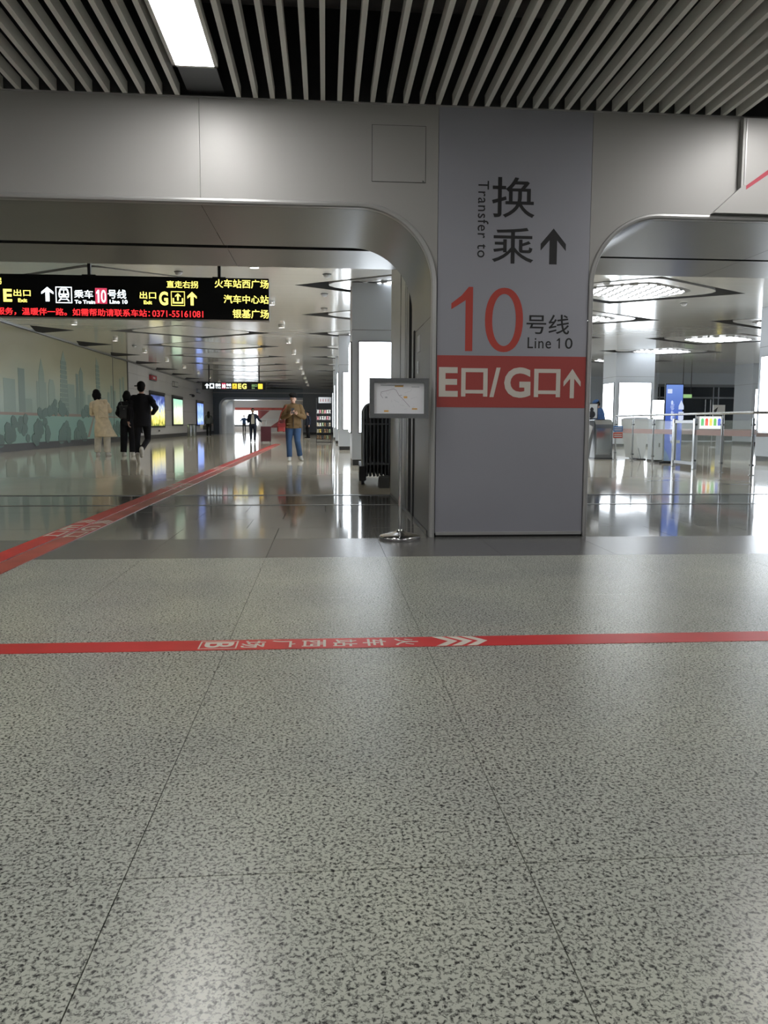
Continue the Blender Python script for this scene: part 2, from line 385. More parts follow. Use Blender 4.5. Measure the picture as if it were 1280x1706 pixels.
text('E', .872, 1.02, 1.092, 1.318, y2, M['white'], rb, off=.03)
text('/', 1.268, 1.352, 1.092, 1.318, y2, M['white'], rb, off=.03)
text('G', 1.382, 1.590, 1.088, 1.322, y2, M['white'], rb, off=.03)
def kou(x0, x1, z0, z1, m, par, y, s=.034):
    b = MB().box(x0, x0+s, y-.001, y, z0, z1).box(x1-s, x1, y-.001, y, z0, z1).box(x0+s, x1-s, y-.001, y, z1-s*.9, z1).box(x0+s, x1-s, y-.001, y, z0+s*.7, z0+s*1.5)
    b.build('lettering', m, par)
kou(1.046, 1.252, 1.095, 1.312, M['white'], rb, y2); kou(1.618, 1.826, 1.095, 1.312, M['white'], rb, y2)
MB().prismY(arrow_poly(1.852, 1.988, 1.088, 1.314, .24, .60, .17), y2-.001, y2).build('arrow', M['white'], rb)

# ---- proud panel with red route line, upper right
pp = MB().prismY([(3.185, 3.215), (3.185, 2.70), (2.975, 2.508), (4.5, 2.508), (4.5, 3.215)], Y0-.055, Y0-.002)
t = pp.build('route_panel', M['panel']); tag(t, 'pale raised panel with a red diagonal stripe at top right beside the rounded opening', 'panel')
t.location = (0, 0, 0)
y3 = Y0-.056
MB().prismY([(3.225, 2.715), (3.225, 2.685), (3.46, 2.845), (3.9, 3.10), (3.9, 3.14), (3.46, 2.885)], y3-.001, y3).build('red_stripe', mat('stripe_red', (.36, .035, .06), .5), t)
MB().box(3.205, 3.215, y3-.004, y3, 2.72, 3.21).build('edge_strip', M['lip'], t)
MB().box(3.425, 3.60, y3-.002, y3, 2.66, 2.83).build('dark_print', M['dmet'], t)

# ---- near side: slatted ceiling, walls behind the camera
cl = MB().box(-9.6, 8.4, -6, 5.86, 4.2, 4.25).build('ceiling', M['void']); struct(cl)
sl = MB().box(-.0165, .0165, -6, Y0+.004, 0, .085).mesh('slat', M['slat'])
xs = [-.012+.1222*k for k in range(-5, 66)]+[-1.062-.1238*k for k in range(0, 68)]
led_x = (-.855, 3.42, -5.1)
for x in xs:
    if any(abs(x-lx) < .2 for lx in led_x[1:]): continue
    if -9.5 < x < 8.3: link('slat', sl, cl, (x, 0, 3.243+random.uniform(-.001, .001)))
MB().box(-9.6, 8.4, -2, -1.9, 3.4, 3.46).box(-9.6, 8.4, 2.0, 2.06, 3.34, 3.39).box(-9.6, 8.4, 4.1, 4.16, 3.34, 3.39).build('slat_carrier', M['void2'], cl)
tr = MB().box(-2, 7, 4.62, 4.66, 3.72, 3.80).box(-2, 7, 4.95, 4.99, 3.72, 3.80)
for i in range(30): tr.box(-2+.3*i, -1.97+.3*i, 4.62, 4.99, 3.70, 3.72)
tr.build('cable_tray', M['void2'], cl)
dc = MB(); dc.cyl((-9.5, 5.4, 3.75), (8, 5.4, 3.75), .09); dc.cyl((-9.5, 3.6, 3.85), (8, 3.6, 3.85), .12); dc.cyl((1.6, -5, 3.95), (1.6, 5.7, 3.95), .16); dc.build('pipe', M['void2'], cl)
MB().box(-9.6, 8.4, -6.1, -6, 0, 4.25).build('wall_back', M['wallw']); struct(bpy.data.objects['wall_back'])
w = MB().box(8.4, 8.5, -6, 8.3, 0, 4.25).build('wall_right', M['wallw']); struct(w)
MB().box(-.985, -.725, 5.40, 5.855, 3.262, 3.275).build('cover_plate', M['dmet'], cl)
# ceiling lights of the slatted hall
def led_panel(x, y0, y1, label):
    t = thing('ceiling_light', label, 'ceiling light', (x, (y0+y1)/2, 3.235)); L_ = (y1-y0)/2
    MB().box(-.125, .125, -L_, L_, 0, .012).build('diffuser', M['led'], t)
    MB().box(-.15, -.125, -L_-.025, L_+.025, 0, .07).box(.125, .15, -L_-.025, L_+.025, 0, .07).box(-.15, .15, L_, L_+.025, 0, .07).box(-.15, .15, -L_-.025, -L_, 0, .07).box(-.15, .15, -L_, L_, .05, .07).build('housing', M['slat'], t)
    return t
led_panel(-.855, 4.17, 5.37, 'bright rectangular light panel set between the ceiling slats at top left')
for x, w1_ in ((-5.1, 'left'), (-.855, 'middle'), (3.42, 'right')):
    for y0_, w2_ in ((4.17, 'front row, outside the frame'), (.2, 'row over the camera'), (-3.6, 'row behind the camera')):
        if y0_ > 4 and w1_ == 'middle': continue
        led_panel(x, y0_, y0_+1.2, 'slat ceiling light panel, %s one of the %s' % (w1_, w2_))
# ---- hall ceiling with recessed diamonds
def rhomb(cx, cy, hw, hh, inset=0., rnd=0., n=5):
    k = 1-inset/ (hw*hh/math.hypot(hw, hh)); pts = [(cx+hw*k, cy), (cx+.12*k, cy+hh*k), (cx-hw*k, cy), (cx-.12*k, cy-hh*k)]
    if rnd <= 0: return pts
    out = []
    for i, p in enumerate(pts):
        a = Vector(pts[i-1]); b = Vector(p); c = Vector(pts[(i+1) % 4])
        rr = rnd*(2.6 if i % 2 == 0 else 1.0); p0 = b+(a-b).normalized()*rr; p1 = b+(c-b).normalized()*rr
        for j in range(n+1):
            t_ = j/n; q = p0*(1-t_)**2+b*2*t_*(1-t_)+p1*t_*t_; out.append((q.x, q.y))
    return out
ZC = 3.83
hall = []
for j in range(0, 15):
    cy = 16.75+4.42*(j-1) if j else 12.33
    for cx, hw, lit in ((-10.7, 2.65, 0), (-4.35, 2.6, 0), (1.95, 2.6, 1), (6.8, 2.6, 1), (13.45, 2.6, 1), (19.8, 2.6, 1)):
        if cy > 62 and cx > 0: continue
        if cy > 38 and cx > 8: continue
        hall.append((cx, cy, hw, 1.75, lit, j))
def in_rhomb(c, d):
    p = rhomb(*d[:4]); sg_ = [(p[(i+1) % 4][0]-p[i][0])*(c.y-p[i][1])-(p[(i+1) % 4][1]-p[i][1])*(c.x-p[i][0]) for i in range(4)]
    return all(q > 0 for q in sg_) or all(q < 0 for q in sg_)
def ceiling_sheet(name, x0, x1, y0, y1, dia):
    from mathutils.geometry import delaunay_2d_cdt
    vs = []; es = []
    for lp_ in [[(x0, y0), (x1, y0), (x1, y1), (x0, y1)]]+[rhomb(*d[:4]) for d in dia]:
        k = len(vs); vs += [Vector(p) for p in lp_]; es += [(k+i, k+(i+1) % len(lp_)) for i in range(len(lp_))]
    ov, oe, of = delaunay_2d_cdt(vs, es, [], 0, 1e-5)[:3]
    fs = []
    for fc in of:
        c = sum((ov[i] for i in fc), Vector((0, 0)))/len(fc)
        if x0 < c.x < x1 and y0 < c.y < y1 and not any(in_rhomb(c, d) for d in dia): fs.append(fc)
    me = bpy.data.meshes.new(name); me.from_pydata([(v.x, v.y, ZC) for v in ov], [], fs)
    bm = bmesh.new(); bm.from_mesh(me)
    for fc in bm.faces:
        if fc.normal.z > 0: fc.normal_flip()
    bm.to_mesh(me); bm.free(); me.materials.append(M['ceil']); return me
inw = [d for d in hall if d[0] > -9 and d[0] < 19]
edge_d = [d for d in hall if d not in inw]
ch = link('ceiling', ceiling_sheet('ceiling', -9.46, 30, 8.2, 90, inw)); struct(ch)
rec = MB(); isl = MB()
for k, d in enumerate(hall):
    cx, cy, hw, hh, lit, j = d
    if cx < -9:      # clipped by the left wall: only the tip shows, its shade painted as a flat black sheet
        MB().prismZ([(-9.0, cy-1.15), (cx+hw, cy), (-9.3, cy+.80), (-9.42, cy+.5)], ZC-.004, ZC-.001).build('slot_shade_sheet', M['void'], ch); continue
    if cx > 19: continue
    ro = rhomb(cx, cy, hw, hh); n = 4
    vs = [(x, y, ZC) for x, y in ro]+[(x, y, ZC+.22) for x, y in ro]
    MB().add(vs, [(i, (i+1) % n, n+(i+1) % n, n+i) for i in range(n)]+[(4, 5, 6, 7)]).build('ceiling_recess', M['recess'], ch)
    if j > 9: continue
    ri = rhomb(cx, cy, hw, hh, .20, .34)
    MB().prismZ(ri, ZC+.015, ZC+.06).build('ceiling_island', M['isl'], ch)
    if lit and j > 0:
        t = thing('ceiling_lamp', 'perforated diamond lamp, %s from the front beam, in the row %s' % (['', 'first', 'second', 'third', 'fourth', 'fifth', 'sixth', 'seventh', 'eighth', 'ninth', 'tenth'][j], {1.95: 'just left of the pillar', 6.8: 'just right of the pillar', 13.45: 'nearest the right edge'}[cx]), 'ceiling light', (cx, cy, ZC), group='diamond lamps in the hall ceiling')
        rr = rhomb(0, 0, hw, hh, .62, .3); ro_ = rhomb(0, 0, hw, hh, .52, .34); n = len(rr)
        MB().prismZ(rr, -.012, .008).build('diffuser', M['dots'], t)
        vs = [(x, y, -.004) for x, y in rr]+[(x, y, .012) for x, y in ro_]
        MB().add(vs, [(i, (i+1) % n, n+(i+1) % n, n+i) for i in range(n)], True).build('rim', M['recess'], t)
for j in range(11):  # rows of small fill lamps, added only to brighten the hall
    for cx in (-7.35, -1.3, 4.4):
        cy = 14.54+4.42*j
        if cx > 3 and j > 6: continue
        t = thing('fill_lamp', 'small shaded fill lamp added to the glossy hall ceiling', 'ceiling light', (cx, cy, ZC), group='fill lamps added to the hall ceiling')
        MB().lathe([(.086, -.095), (.094, -.095), (.094, 0)], 16, caps=False).build('rim', M['ceil'], t); MB().lathe([(.0855, 0), (.0855, -.0945)], 16, caps=False).build('shade', M['shade'], t)
        MB().cyl((0, 0, -.016), (0, 0, -.010), .082, n=16).build('lens', M['down'], t)
# ---- hall walls
wl = MB().box(-9.6, -9.48, 8.3, 66, 0, 4.2).build('wall_left', M['joint']); struct(wl)
MB().box(-9.5, -9.40, -6, 8.3, 0, 4.25).build('wall_left', M['wallw']); struct(bpy.data.objects['wall_left.001'])
y = 37.9
while y < 66:
    for z0, z1 in ((.22, .74), (.745, 1.65), (1.655, 2.55), (2.555, 3.3), (3.305, 3.8)):
        MB().box(-9.48, -9.46, y, min(y+1.79, 66), z0, z1-.004).build('wall_panel', M['wallw'], wl)
    y += 1.8
MB().box(-9.48, -9.44, 8.3, 66, 0, .2).build('baseboard_left', M['skirt']); struct(bpy.data.objects['baseboard_left'])
MB().box(-9.47, -9.38, 8.3, 66, 3.79, 3.828).build('trim_1', M['steel_d']); struct(bpy.data.objects['trim_1'])
# portal at the far end and the corridor behind it
wp = MB().box(-9.6, -9.3, 66, 66.5, 0, 3.83).build('wall_far', M['dmet']); struct(wp)
dk = mat('portal_frame', (.16, .185, .21), .35, .3)
def pth(d): return [(-8.97+d, 0)]+arcpts(-8.2, 2.30, .77-d, 180, 90, 10)+[(-1.9, 3.07-d)]
poly = [(-9.46, 0), (-8.97, 0)]+[q for q in arcpts(-8.2, 2.30, .77, 180, 90, 10)]+[(-1.9, 3.07), (-1.9, 3.83), (-9.46, 3.83)]
MB().prismY(poly, 65.9, 66.3).build('portal_frame', dk, wp)
MB().box(-9.46, 2.2, 65.86, 65.9, 3.42, 3.50).build('portal_strip', M['steel_d'], wp)
MB().box(-1.9, 2.2, 65.9, 66.3, 0.16, 3.83).build('portal_panel', mat('portal_side', (.22, .235, .25), .35, .2), wp)
MB().box(-1.9, 2.2, 65.88, 66.3, 0, .15).build('portal_base', M['skirt'], wp)
ring = ringY(pth(0), pth(.18), 65.88, 65.95); ring.build('portal_lip', M['colp'], wp)
MB().stripY(pth(.18), 65.95, 69).build('portal_reveal', M['colp'], wp)
MB().box(-9.9, -8.3, 70.0, 71.2, 0, 3.54).build('wall_corridor', M['colp']); struct(bpy.data.objects['wall_corridor'])
wb = MB().box(-13, 4, 86, 86.2, 0, 4).build('wall_end', mat('end_wall', (.60, .57, .56), .5)); struct(wb)
MB().box(-13, 4, 66.3, 86, 3.55, 3.6).build('ceiling_far', M['colp']); struct(bpy.data.objects['ceiling_far'])
X9 = lambda px: (-10.64+(px-392)*.0698)*.935
MB().box(X9(392), X9(520), 85.97, 86, 2.36, 2.62).build('red_stripe', M['tape_old'], wb)
rd = mat('dull_red_print', (.30, .08, .08), .6)
MB().prismY([(X9(424), 2.3), (X9(450), 2.3), (X9(428), 1.05), (X9(424), 1.05)], 85.96, 86).build('red_shape', rd, wb)
MB().prismY([(X9(449), .42), (X9(478), 1.75), (X9(478), .42)], 85.96, 86).build('red_shape', rd, wb)
MB().box(X9(425), X9(510), 85.95, 86, 1.28, 1.38).build('handrail_line', M['paper'], wb)
w1 = MB().box(X9(386), X9(430), 85.9, 85.96, .72, 2.25).build('window_1', M['box']); struct(w1)
MB().box(X9(386), X9(424), 85.85, 85.9, .55, .72).build('sill', M['skirt'], w1)
for k, (x, y) in enumerate(((-8.35, 68.4), (-6.8, 69.5), (-3.5, 72), (-6.5, 76), (-3.5, 80), (-9.5, 82.5))):  # further added fill lamps, lightening the portal and the corridor behind it
    t = thing('fill_lamp', 'small shaded fill lamp added to the glossy hall ceiling', 'ceiling light', (x, y, 3.55), group='fill lamps added to the hall ceiling')
    MB().lathe([(.12, -.095), (.13, -.095), (.13, 0), (.12, 0), (.12, -.095)], 16, caps=False).build('shade', M['shade'], t); MB().cyl((0, 0, -.016), (0, 0, -.010), .115, n=16).build('lens', M['down'], t)
t = thing('strip_light', 'long lamp over the corridor behind the far portal', 'ceiling light', (-8.5, 80, 3.40)); MB().box(-1.2,1.25,-.02,.02,.05,.14).build('stem', M['colp'], t); MB().box(-1.2, 1.25, -.15, .15, 0, .04).build('diffuser', M['lamp_glow'], t)
MB().box(-1.25, 1.3, -.18, .18, .04, .05).build('housing', M['colp'], t)
# right side of the corridor, back wall of the right hall
w = MB().box(2.2, 2.4, 46, 66.3, 0, 3.83).build('wall_corridor_right', M['colp']); struct(w)
wr = MB().box(2.4, 18.7, 46, 46.2, 0, 3.83).build('wall_right_back', M['colp']); struct(wr)
# (the glazed doors stand between this wall and the side wall)
w = MB().box(25.4, 30, 42, 42.2, 0, 3.83).build('wall_right_far', M['colp']); struct(w)
w = MB().box(18.6, 18.7, 42, 46, 0, 3.83).build('wall_return', M['colp']); struct(w)
w = MB().box(30, 30.2, 8.3, 42.2, 0, 3.83).build('wall_right_side', M['colp']); struct(w)
w = MB().box(8.5, 30, 8.2, 8.3, 0, 3.83).build('wall_right_near', M['colp']); struct(w)
gd = thing('glass_door_wall', 'dark glazed door front with grey frames behind the blue banner', 'glass doors', (18.7, 42, 0))
MB().box(0, 6.7, .05, .07, .02, 3.3).build('glass_pane', M['glassd'], gd)
MB().box(0, 6.7, -.06, .12, 3.05, 3.20).box(0, 6.7, -.04, .1, 2.40, 2.50).build('transom', M['steel_d'], gd)
MB().box(0, 6.7, -.05, .1, 3.2, 3.83).build('head_panel', M['colp'], gd)
for x in (.05, .78, 1.0, 1.35, 3.2, 3.5, 4.9, 5.1, 6.6): MB().box(x, x+.07, -.05, .1, 0, 3.1 if x not in (1.35,) else 2.4).build('mullion', M['steel'], gd)
for x in (.62, 1.25, 2.75, 3.05): MB().cyl((x, -.12, .3), (x, -.12, 2.35), .025).build('door_pull', M['steel'], gd)
ex = thing('exit_sign', 'small green lit exit sign hanging before the dark glass doors', 'sign', (20.2, 41.6, 2.42)); MB().box(-.28, .28, -.03, .03, 0, .2).build('sign_face', M['lg'], ex); MB().box(-.3, .3, -.02, .04, -.02, .22).box(-.25, -.22, 0, .02, .22, 1.41).box(.22, .25, 0, .02, .22, 1.41).build('sign_case', M['dmet'], ex)
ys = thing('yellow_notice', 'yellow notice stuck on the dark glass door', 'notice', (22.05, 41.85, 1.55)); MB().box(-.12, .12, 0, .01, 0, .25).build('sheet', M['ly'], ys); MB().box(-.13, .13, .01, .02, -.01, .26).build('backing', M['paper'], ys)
# ---- hall columns with light boxes
def column(x, y, w_, d_, label, box=True, side=True):
    t = thing('column', label, 'column', (x, y, 0), group=None)
    MB().box(0, w_, 0, d_, .12, ZC-.002).build('shaft', M['colp'], t)
    MB().box(.015, w_-.015, .015, d_-.015, 0, .12).build('base', M['skirt'], t)
    for z in ((2.85),): MB().box(-.003, w_+.003, -.003, d_+.003, z, z+.006).build('panel_joint', M['joint'], t)
    if box:
        b = MB().box(.13, w_-.13, -.03, 0, .68, 2.62).build('light_box', M['dmet'], t)
        MB().box(.15, w_-.15, -.036, -.03, .70, 2.60).build('lit_face', M['box'], b)
    if side:
        b = MB().box(-.03, 0, .13, d_-.13, .68, 2.62).build('light_box', M['dmet'], t)
        MB().box(-.036, -.03, .15, d_-.15, .70, 2.60).build('lit_face', M['box'], b)
    b = MB().box(w_, w_+.03, .13, d_-.13, .68, 2.62).build('light_box', M['dmet'], t)
    MB().box(w_+.03, w_+.036, .15, d_-.15, .70, 2.60).build('lit_face', M['box'], b)
    return t
column(.57, 16.3, 1.55, 1.35, 'grey column with a glowing white light box, first column seen past the folded gate')
column(.46, 25.9, 1.5, 1.35, 'pale column with light box, second in the row beyond the folded gate')
column(.46, 34.4, 1.5, 1.35, 'pale column with light box, third in the row, just right of the toy rack')
column(.46, 43.0, 1.5, 1.35, 'farthest slim column with light box beside the toy rack')
column(10.97, 17.25, 1.6, 1.5, 'near column cut by the right edge with a large glowing light box', side=True)
column(11.8, 30.5, 1.62, 1.45, 'broad grey column with two white light boxes behind the person in blue')
column(20.14, 34.9, 1.6, 1.6, 'distant grey column with a slim light box near the right edge', side=False)

# ================================================================== MURAL AND LEFT WALL THINGS
mu = thing('mural', 'large faded green city skyline mural covering the left wall', 'mural', (-9.46, 0, 0))
def mural_bg():
    m = bpy.data.materials.new('mural_print'); m.use_nodes = True; nt = m.node_tree; L = nt.links; b = nt.nodes['Principled BSDF']
    g = nt.nodes.new('ShaderNodeNewGeometry'); sp = nt.nodes.new('ShaderNodeSeparateXYZ'); L.new(g.outputs['Position'], sp.inputs[0])
    mr = nt.nodes.new('ShaderNodeMapRange'); mr.inputs[1].default_value = .3; mr.inputs[2].default_value = 3.8; L.new(sp.outputs[2], mr.inputs[0])
    n = nt.nodes.new('ShaderNodeTexNoise'); n.inputs['Scale'].default_value = .5; L.new(g.outputs['Position'], n.inputs[0])
    ad = nt.nodes.new('ShaderNodeMath'); ad.operation = 'MULTIPLY_ADD'; L.new(n.outputs[0], ad.inputs[0]); ad.inputs[1].default_value = .35; L.new(mr.outputs[0], ad.inputs[2])
    rp = nt.nodes.new('ShaderNodeValToRGB'); e = rp.color_ramp.elements
    e[0].position = .15; e[0].color = (.20, .34, .30, 1); e[1].position = .55; e[1].color = (.33, .42, .36, 1)
    x = e.new(.85); x.color = (.40, .41, .29, 1); x = e.new(1.); x.color = (.34, .33, .22, 1)
    L.new(ad.outputs[0], rp.inputs[0]); L.new(rp.outputs[0], b.inputs['Base Color']); b.inputs['Roughness'].default_value = .28; return m
MB().box(0, .03, 9.5, 37.6, .22, 3.78).build('print_panel', mural_bg(), mu)
C1 = mat('mural_far', (.24, .325, .285), .35); C2 = mat('mural_near', (.10, .17, .15), .4); C3 = mat('mural_water', (.22, .38, .34), .3); C4 = mat('mural_red', (.28, .21, .17), .4); C5 = mat('mural_tower', (.17, .245, .215), .35)
def sky(y0, y1, z0, z1, m, d=.034, name='building_print', top=None):
    poly = [(y0, z0), (y1, z0), (y1, z1)]+(top or [])+[(y0, z1)]
    MB().prismX(poly, .03, d).build(name, m, mu)
MB().prismX([(9.6, .25), (37.4, .25), (37.4, 1.1), (9.6, 1.1)], .03, .032).build('water_print', C3, mu)
MB().prismX([(9.6, 1.1), (37.4, 1.1), (37.4, 1.13), (30, 1.20), (9.6, 1.15)], .032, .036).build('bank_print', C4, mu)
rng = random.Random(3)
y = 9.8
while y < 37.2:
    w_ = rng.uniform(.35, .9); h = rng.uniform(1.5, 2.3)
    sky(y, min(y+w_, 37.4), 1.15, h, C1, .033); y += w_*rng.uniform(.9, 1.7)
sky(24.5, 25.0, 1.2, 2.55, C5); sky(26.2, 26.7, 1.2, 2.5, C1, .035, top=[(26.45, 3.0)])
sky(27.05, 27.7, 1.2, 2.1, C1, .0355, top=[(27.55, 2.35), (27.2, 2.35)])
for k in range(11): sky(28.35-.03*(10-k)*.6, 28.95+.03*(10-k)*.6, 1.3+k*.165, 1.3+k*.165+.135, C5, .036, 'pagoda_tier')
sky(28.42, 28.88, 1.3, 3.12, C1, .0345, top=[(28.65, 3.45)])
sky(30.0, 30.3, 1.2, 2.72, C5, .036); sky(30.4, 30.85, 1.2, 2.8, C5, .0355, top=[(30.6, 3.0)])
for k in range(12): sky(32.55, 33.0+.02*(12-k), 1.3+k*.165, 1.3+k*.165+.13, C5, .036, 'pagoda_tier')
sky(32.6, 32.95, 1.3, 3.3, C1, .0345, top=[(32.65, 3.55)])
for y, hh in ((34.2, 2.2), (34.7, 2.5), (35.2, 2.3), (36.2, 2.9), (36.7, 3.0)): sky(y, y+.3, 1.2, hh, C1, .0355)
def bushes(y0, y1, z0, z1):
    b = MB()
    for i in range(26):
        y = rng.uniform(y0, y1); z = z0+(z1-z0)*rng.random()*(1-abs(2*(y-y0)/(y1-y0)-1)**1.5); rr = rng.uniform(.10, .22)
        b.prismX([(y+rr*1.3*math.cos(2*PI*k/7), z+rr*math.sin(2*PI*k/7)) for k in range(7)], .037, .0385+i*.0003)
    b.build('tree_print', C2, mu)
for a in ((23, 26, .3, 1.25), (25.6, 27, .3, 1.35), (28.0, 29.2, .3, .95), (29.7, 31, .3, 1.0), (33, 34, .3, .95), (34.5, 36.5, .3, .9), (26.5, 29, 1.2, 1.6), (30.5, 33, 1.2, 1.6), (20, 23, .3, 1.2), (16, 19, .3, 1.1)): bushes(*a)
MB().prismX([(31.2, .3), (31.5, .3), (32.3, 1.25), (32.15, 1.25)], .036, .038).prismX([(32.6, .3), (32.9, .3), (32.3, 1.25), (32.15, 1.25)], .036, .038).build('bridge_print', C4, mu)
MB().box(0, .05, 37.6, 37.75, .1, 3.8).build('end_frame', M['skirt'], mu)
MB().box(0, .045, 35.1, 35.14, .25, 3.76).build('joint_strip', M['steel_d'], mu)
MB().box(0, .045, 9.5, 37.6, .20, .23).build('bottom_frame', M['skirt'], mu)
for yy_ in (25.9, 27.4): pass
def poster(y0, y1, z0, z1, label, cols):
    t = thing('light_box_poster', label, 'poster', (-9.46, (y0+y1)/2, z0)); h = z1-z0; w_ = (y1-y0)/2
    fr = MB().box(0, .08, -w_, w_, 0, h).build('frame', M['dark'], t)
    MB().box(0, .10, -w_-.03, w_+.03, h, h+.12).build('top_cover', M['dmet'], t)
    m = bpy.data.materials.new('poster_print'); m.use_nodes = True; nt = m.node_tree; L = nt.links; b = nt.nodes['Principled BSDF']
    g_ = nt.nodes.new('ShaderNodeNewGeometry'); sp = nt.nodes.new('ShaderNodeSeparateXYZ'); L.new(g_.outputs['Position'], sp.inputs[0])
    n = nt.nodes.new('ShaderNodeTexNoise'); n.inputs['Scale'].default_value = 3.5; n.inputs['Detail'].default_value = 4; L.new(g_.outputs['Position'], n.inputs[0])
    mr = nt.nodes.new('ShaderNodeMapRange'); mr.inputs[1].default_value = z0; mr.inputs[2].default_value = z1; L.new(sp.outputs[2], mr.inputs[0])
    ad = nt.nodes.new('ShaderNodeMath'); ad.operation = 'MULTIPLY_ADD'; L.new(n.outputs[0], ad.inputs[0]); ad.inputs[1].default_value = .9; L.new(mr.outputs[0], ad.inputs[2])
    a2 = nt.nodes.new('ShaderNodeMath'); a2.operation = 'SUBTRACT'; L.new(ad.outputs[0], a2.inputs[0]); a2.inputs[1].default_value = .45
    rp = nt.nodes.new('ShaderNodeValToRGB'); e = rp.color_ramp.elements
    e[0].position = 0; e[0].color = (*cols[0], 1); e[1].position = 1; e[1].color = (*cols[-1], 1)
    for i, c in enumerate(cols[1:-1]): q = e.new((i+1)/(len(cols)-1)); q.color = (*c, 1)
    L.new(a2.outputs[0], rp.inputs[0]); L.new(rp.outputs[0], b.inputs['Emission Color']); b.inputs['Emission Strength'].default_value = .95; b.inputs['Base Color'].default_value = (.05, .05, .05, 1)
    MB().box(.08, .084, -w_+.12, w_-.12, .1, h-.1).build('lit_print', m, t)
poster(42.2, 45.9, .62, 2.50, 'lit wall poster with yellow lower half and dark blue top, behind the walking man', [(.02, .10, .01), (.75, .62, .12), (.85, .75, .35), (.35, .45, .6), (.05, .08, .3), (.03, .05, .15)])
poster(48.3, 51.6, .70, 2.48, 'pale green lit wall poster, middle of the three', [(.55, .62, .25), (.65, .72, .45), (.75, .75, .68), (.45, .68, .45), (.25, .6, .45)])
poster(57.2, 60.2, .68, 2.45, 'bright blue lit wall poster near the far portal', [(.1, .2, .95), (.5, .65, 1), (.15, .3, 1), (.35, .5, 1), (.1, .2, .9)])
def wallsign(y0, y1, z0, z1, m, label, nm='wall_sign', d=.12):
    t = thing(nm, label, 'sign', (-9.46, (y0+y1)/2, z0)); w_ = (y1-y0)/2
    MB().box(0, d, -w_, w_, 0, z1-z0).build('case', M['dmet'], t)
    MB().box(.02, d-.02, -w_-.005, -w_, .03, z1-z0-.03).box(d, d+.006, -w_+.05, w_-.05, .04, z1-z0-.04).build('face', m, t)
    MB().box(d+.006, d+.01, -w_*.4, w_*.4, .1, z1-z0-.1).build('pictogram', M['paper'], t)
wallsign(42.3, 43.7, 3.18, 3.48, mat('fire_sign_red', (.5, .04, .06), .5), 'red square sign high on the left wall above the first lit poster')
wallsign(48.6, 49.9, 3.14, 3.46, M['paper'], 'small grey framed sign high on the wall above the green poster')
wallsign(57.5, 58.6, 3.1, 3.4, M['colp'], 'faint square sign high on the wall above the blue poster')
t = thing('wall_camera', 'small black camera on the wall right of the mural', 'camera', (-9.46, 39.1, 2.6)); MB().box(0, .25, -.03, .03, .08, .14).build('bracket', M['dark'], t); MB().ell((.25, 0, .03), (.12, .14, .10)).build('dome', M['dark'], t)
t = thing('wall_camera', 'dark camera on the wall between the green and blue posters', 'camera', (-9.46, 54.6, 2.75)); MB().box(0, .25, -.03, .03, .08, .14).build('bracket', M['dark'], t); MB().ell((.25, 0, .03), (.12, .16, .10)).build('dome', M['dark'], t)
t = thing('wall_outlet', 'small socket plate low on the wall under the first poster', 'outlet', (-9.46, 44.5, .34)); MB().box(0, .02, -.35, .35, 0, .2).build('plate', M['paper'], t); MB().box(.02, .025, -.2, .2, .05, .15).build('cover', M['dark'], t)
for x, y, lb in ((-8.6, 49.6, 'tall steel litter bin under the wall posters, left of the pair'), (-8.75, 51.9, 'slim pale litter bin standing right beside the tall steel bin')):
    t = thing('litter_bin', lb, 'bin', (x, y, 0)); MB().lathe([(.17, 0), (.18, .03), (.18, .72), (.17, .75)], 20).build('body', M['steel_d'], t); MB().lathe([(.17, .75), (.18, .77), (.12, .82)], 20).build('lid', M['dark'], t)

# ================================================================== HANGING SIGNS
sg = thing('led_sign_board', 'long black LED sign board with white, yellow and red text hanging over the hall', 'sign', (0, 12.0, 2.455))
SX = lambda px: -4.822+px*.008846
ZB, ZT = 0., .625
SZ = lambda v: ZT-v*(ZT-ZB)
MB().box(-6.9, SX(448.5), .0, .18, ZB, ZT).build('case', M['ledblack'], sg)
for px in (144, 363, -80): MB().box(SX(px)-.022, SX(px)+.022, .06, .12, ZT, ZC-2.455).build('hanger', M['dark'], sg)
for px in (144, 363): MB().box(SX(px)-.10, SX(px)+.10, .04, .14, ZT, ZT+.02).build('hanger_plate', M['dark'], sg)
def st(s, x0, x1, v0, v1, m, off=.013): text(s, SX(x0), SX(x1), SZ(v1), SZ(v0), -.001, m, sg, off=off)
st('直走左拐', -52, 2.2, .09, .25, M['ly'])
st('E', 4.2, 18.5, .355, .655, M['ly'], .035); st('出口', 21, 49, .36, .52, M['ly']); st('Exit', 28, 43, .57, .66, M['ly'], .03)
def sarrow(x0, x1, v0, v1, m, w=.32): MB().prismY(arrow_poly(SX(x0), SX(x1), SZ(v1), SZ(v0), w, .50, .16), -.002, 0).build('arrow', m, sg)
sarrow(66.5, 86.5, .29, .63, M['lw'])
def frame_rect(x0, x1, z0, z1, s, y, m, par, nm='icon_frame'):
    MB().box(x0, x0+s, y-.001, y, z0, z1).box(x1-s, x1, y-.001, y, z0, z1).box(x0, x1, y-.001, y, z1-s, z1).box(x0, x1, y-.001, y, z0, z0+s).build(nm, m, par)
frame_rect(SX(90), SX(117), SZ(.665), SZ(.28), .013, -.001, M['lw'], sg)
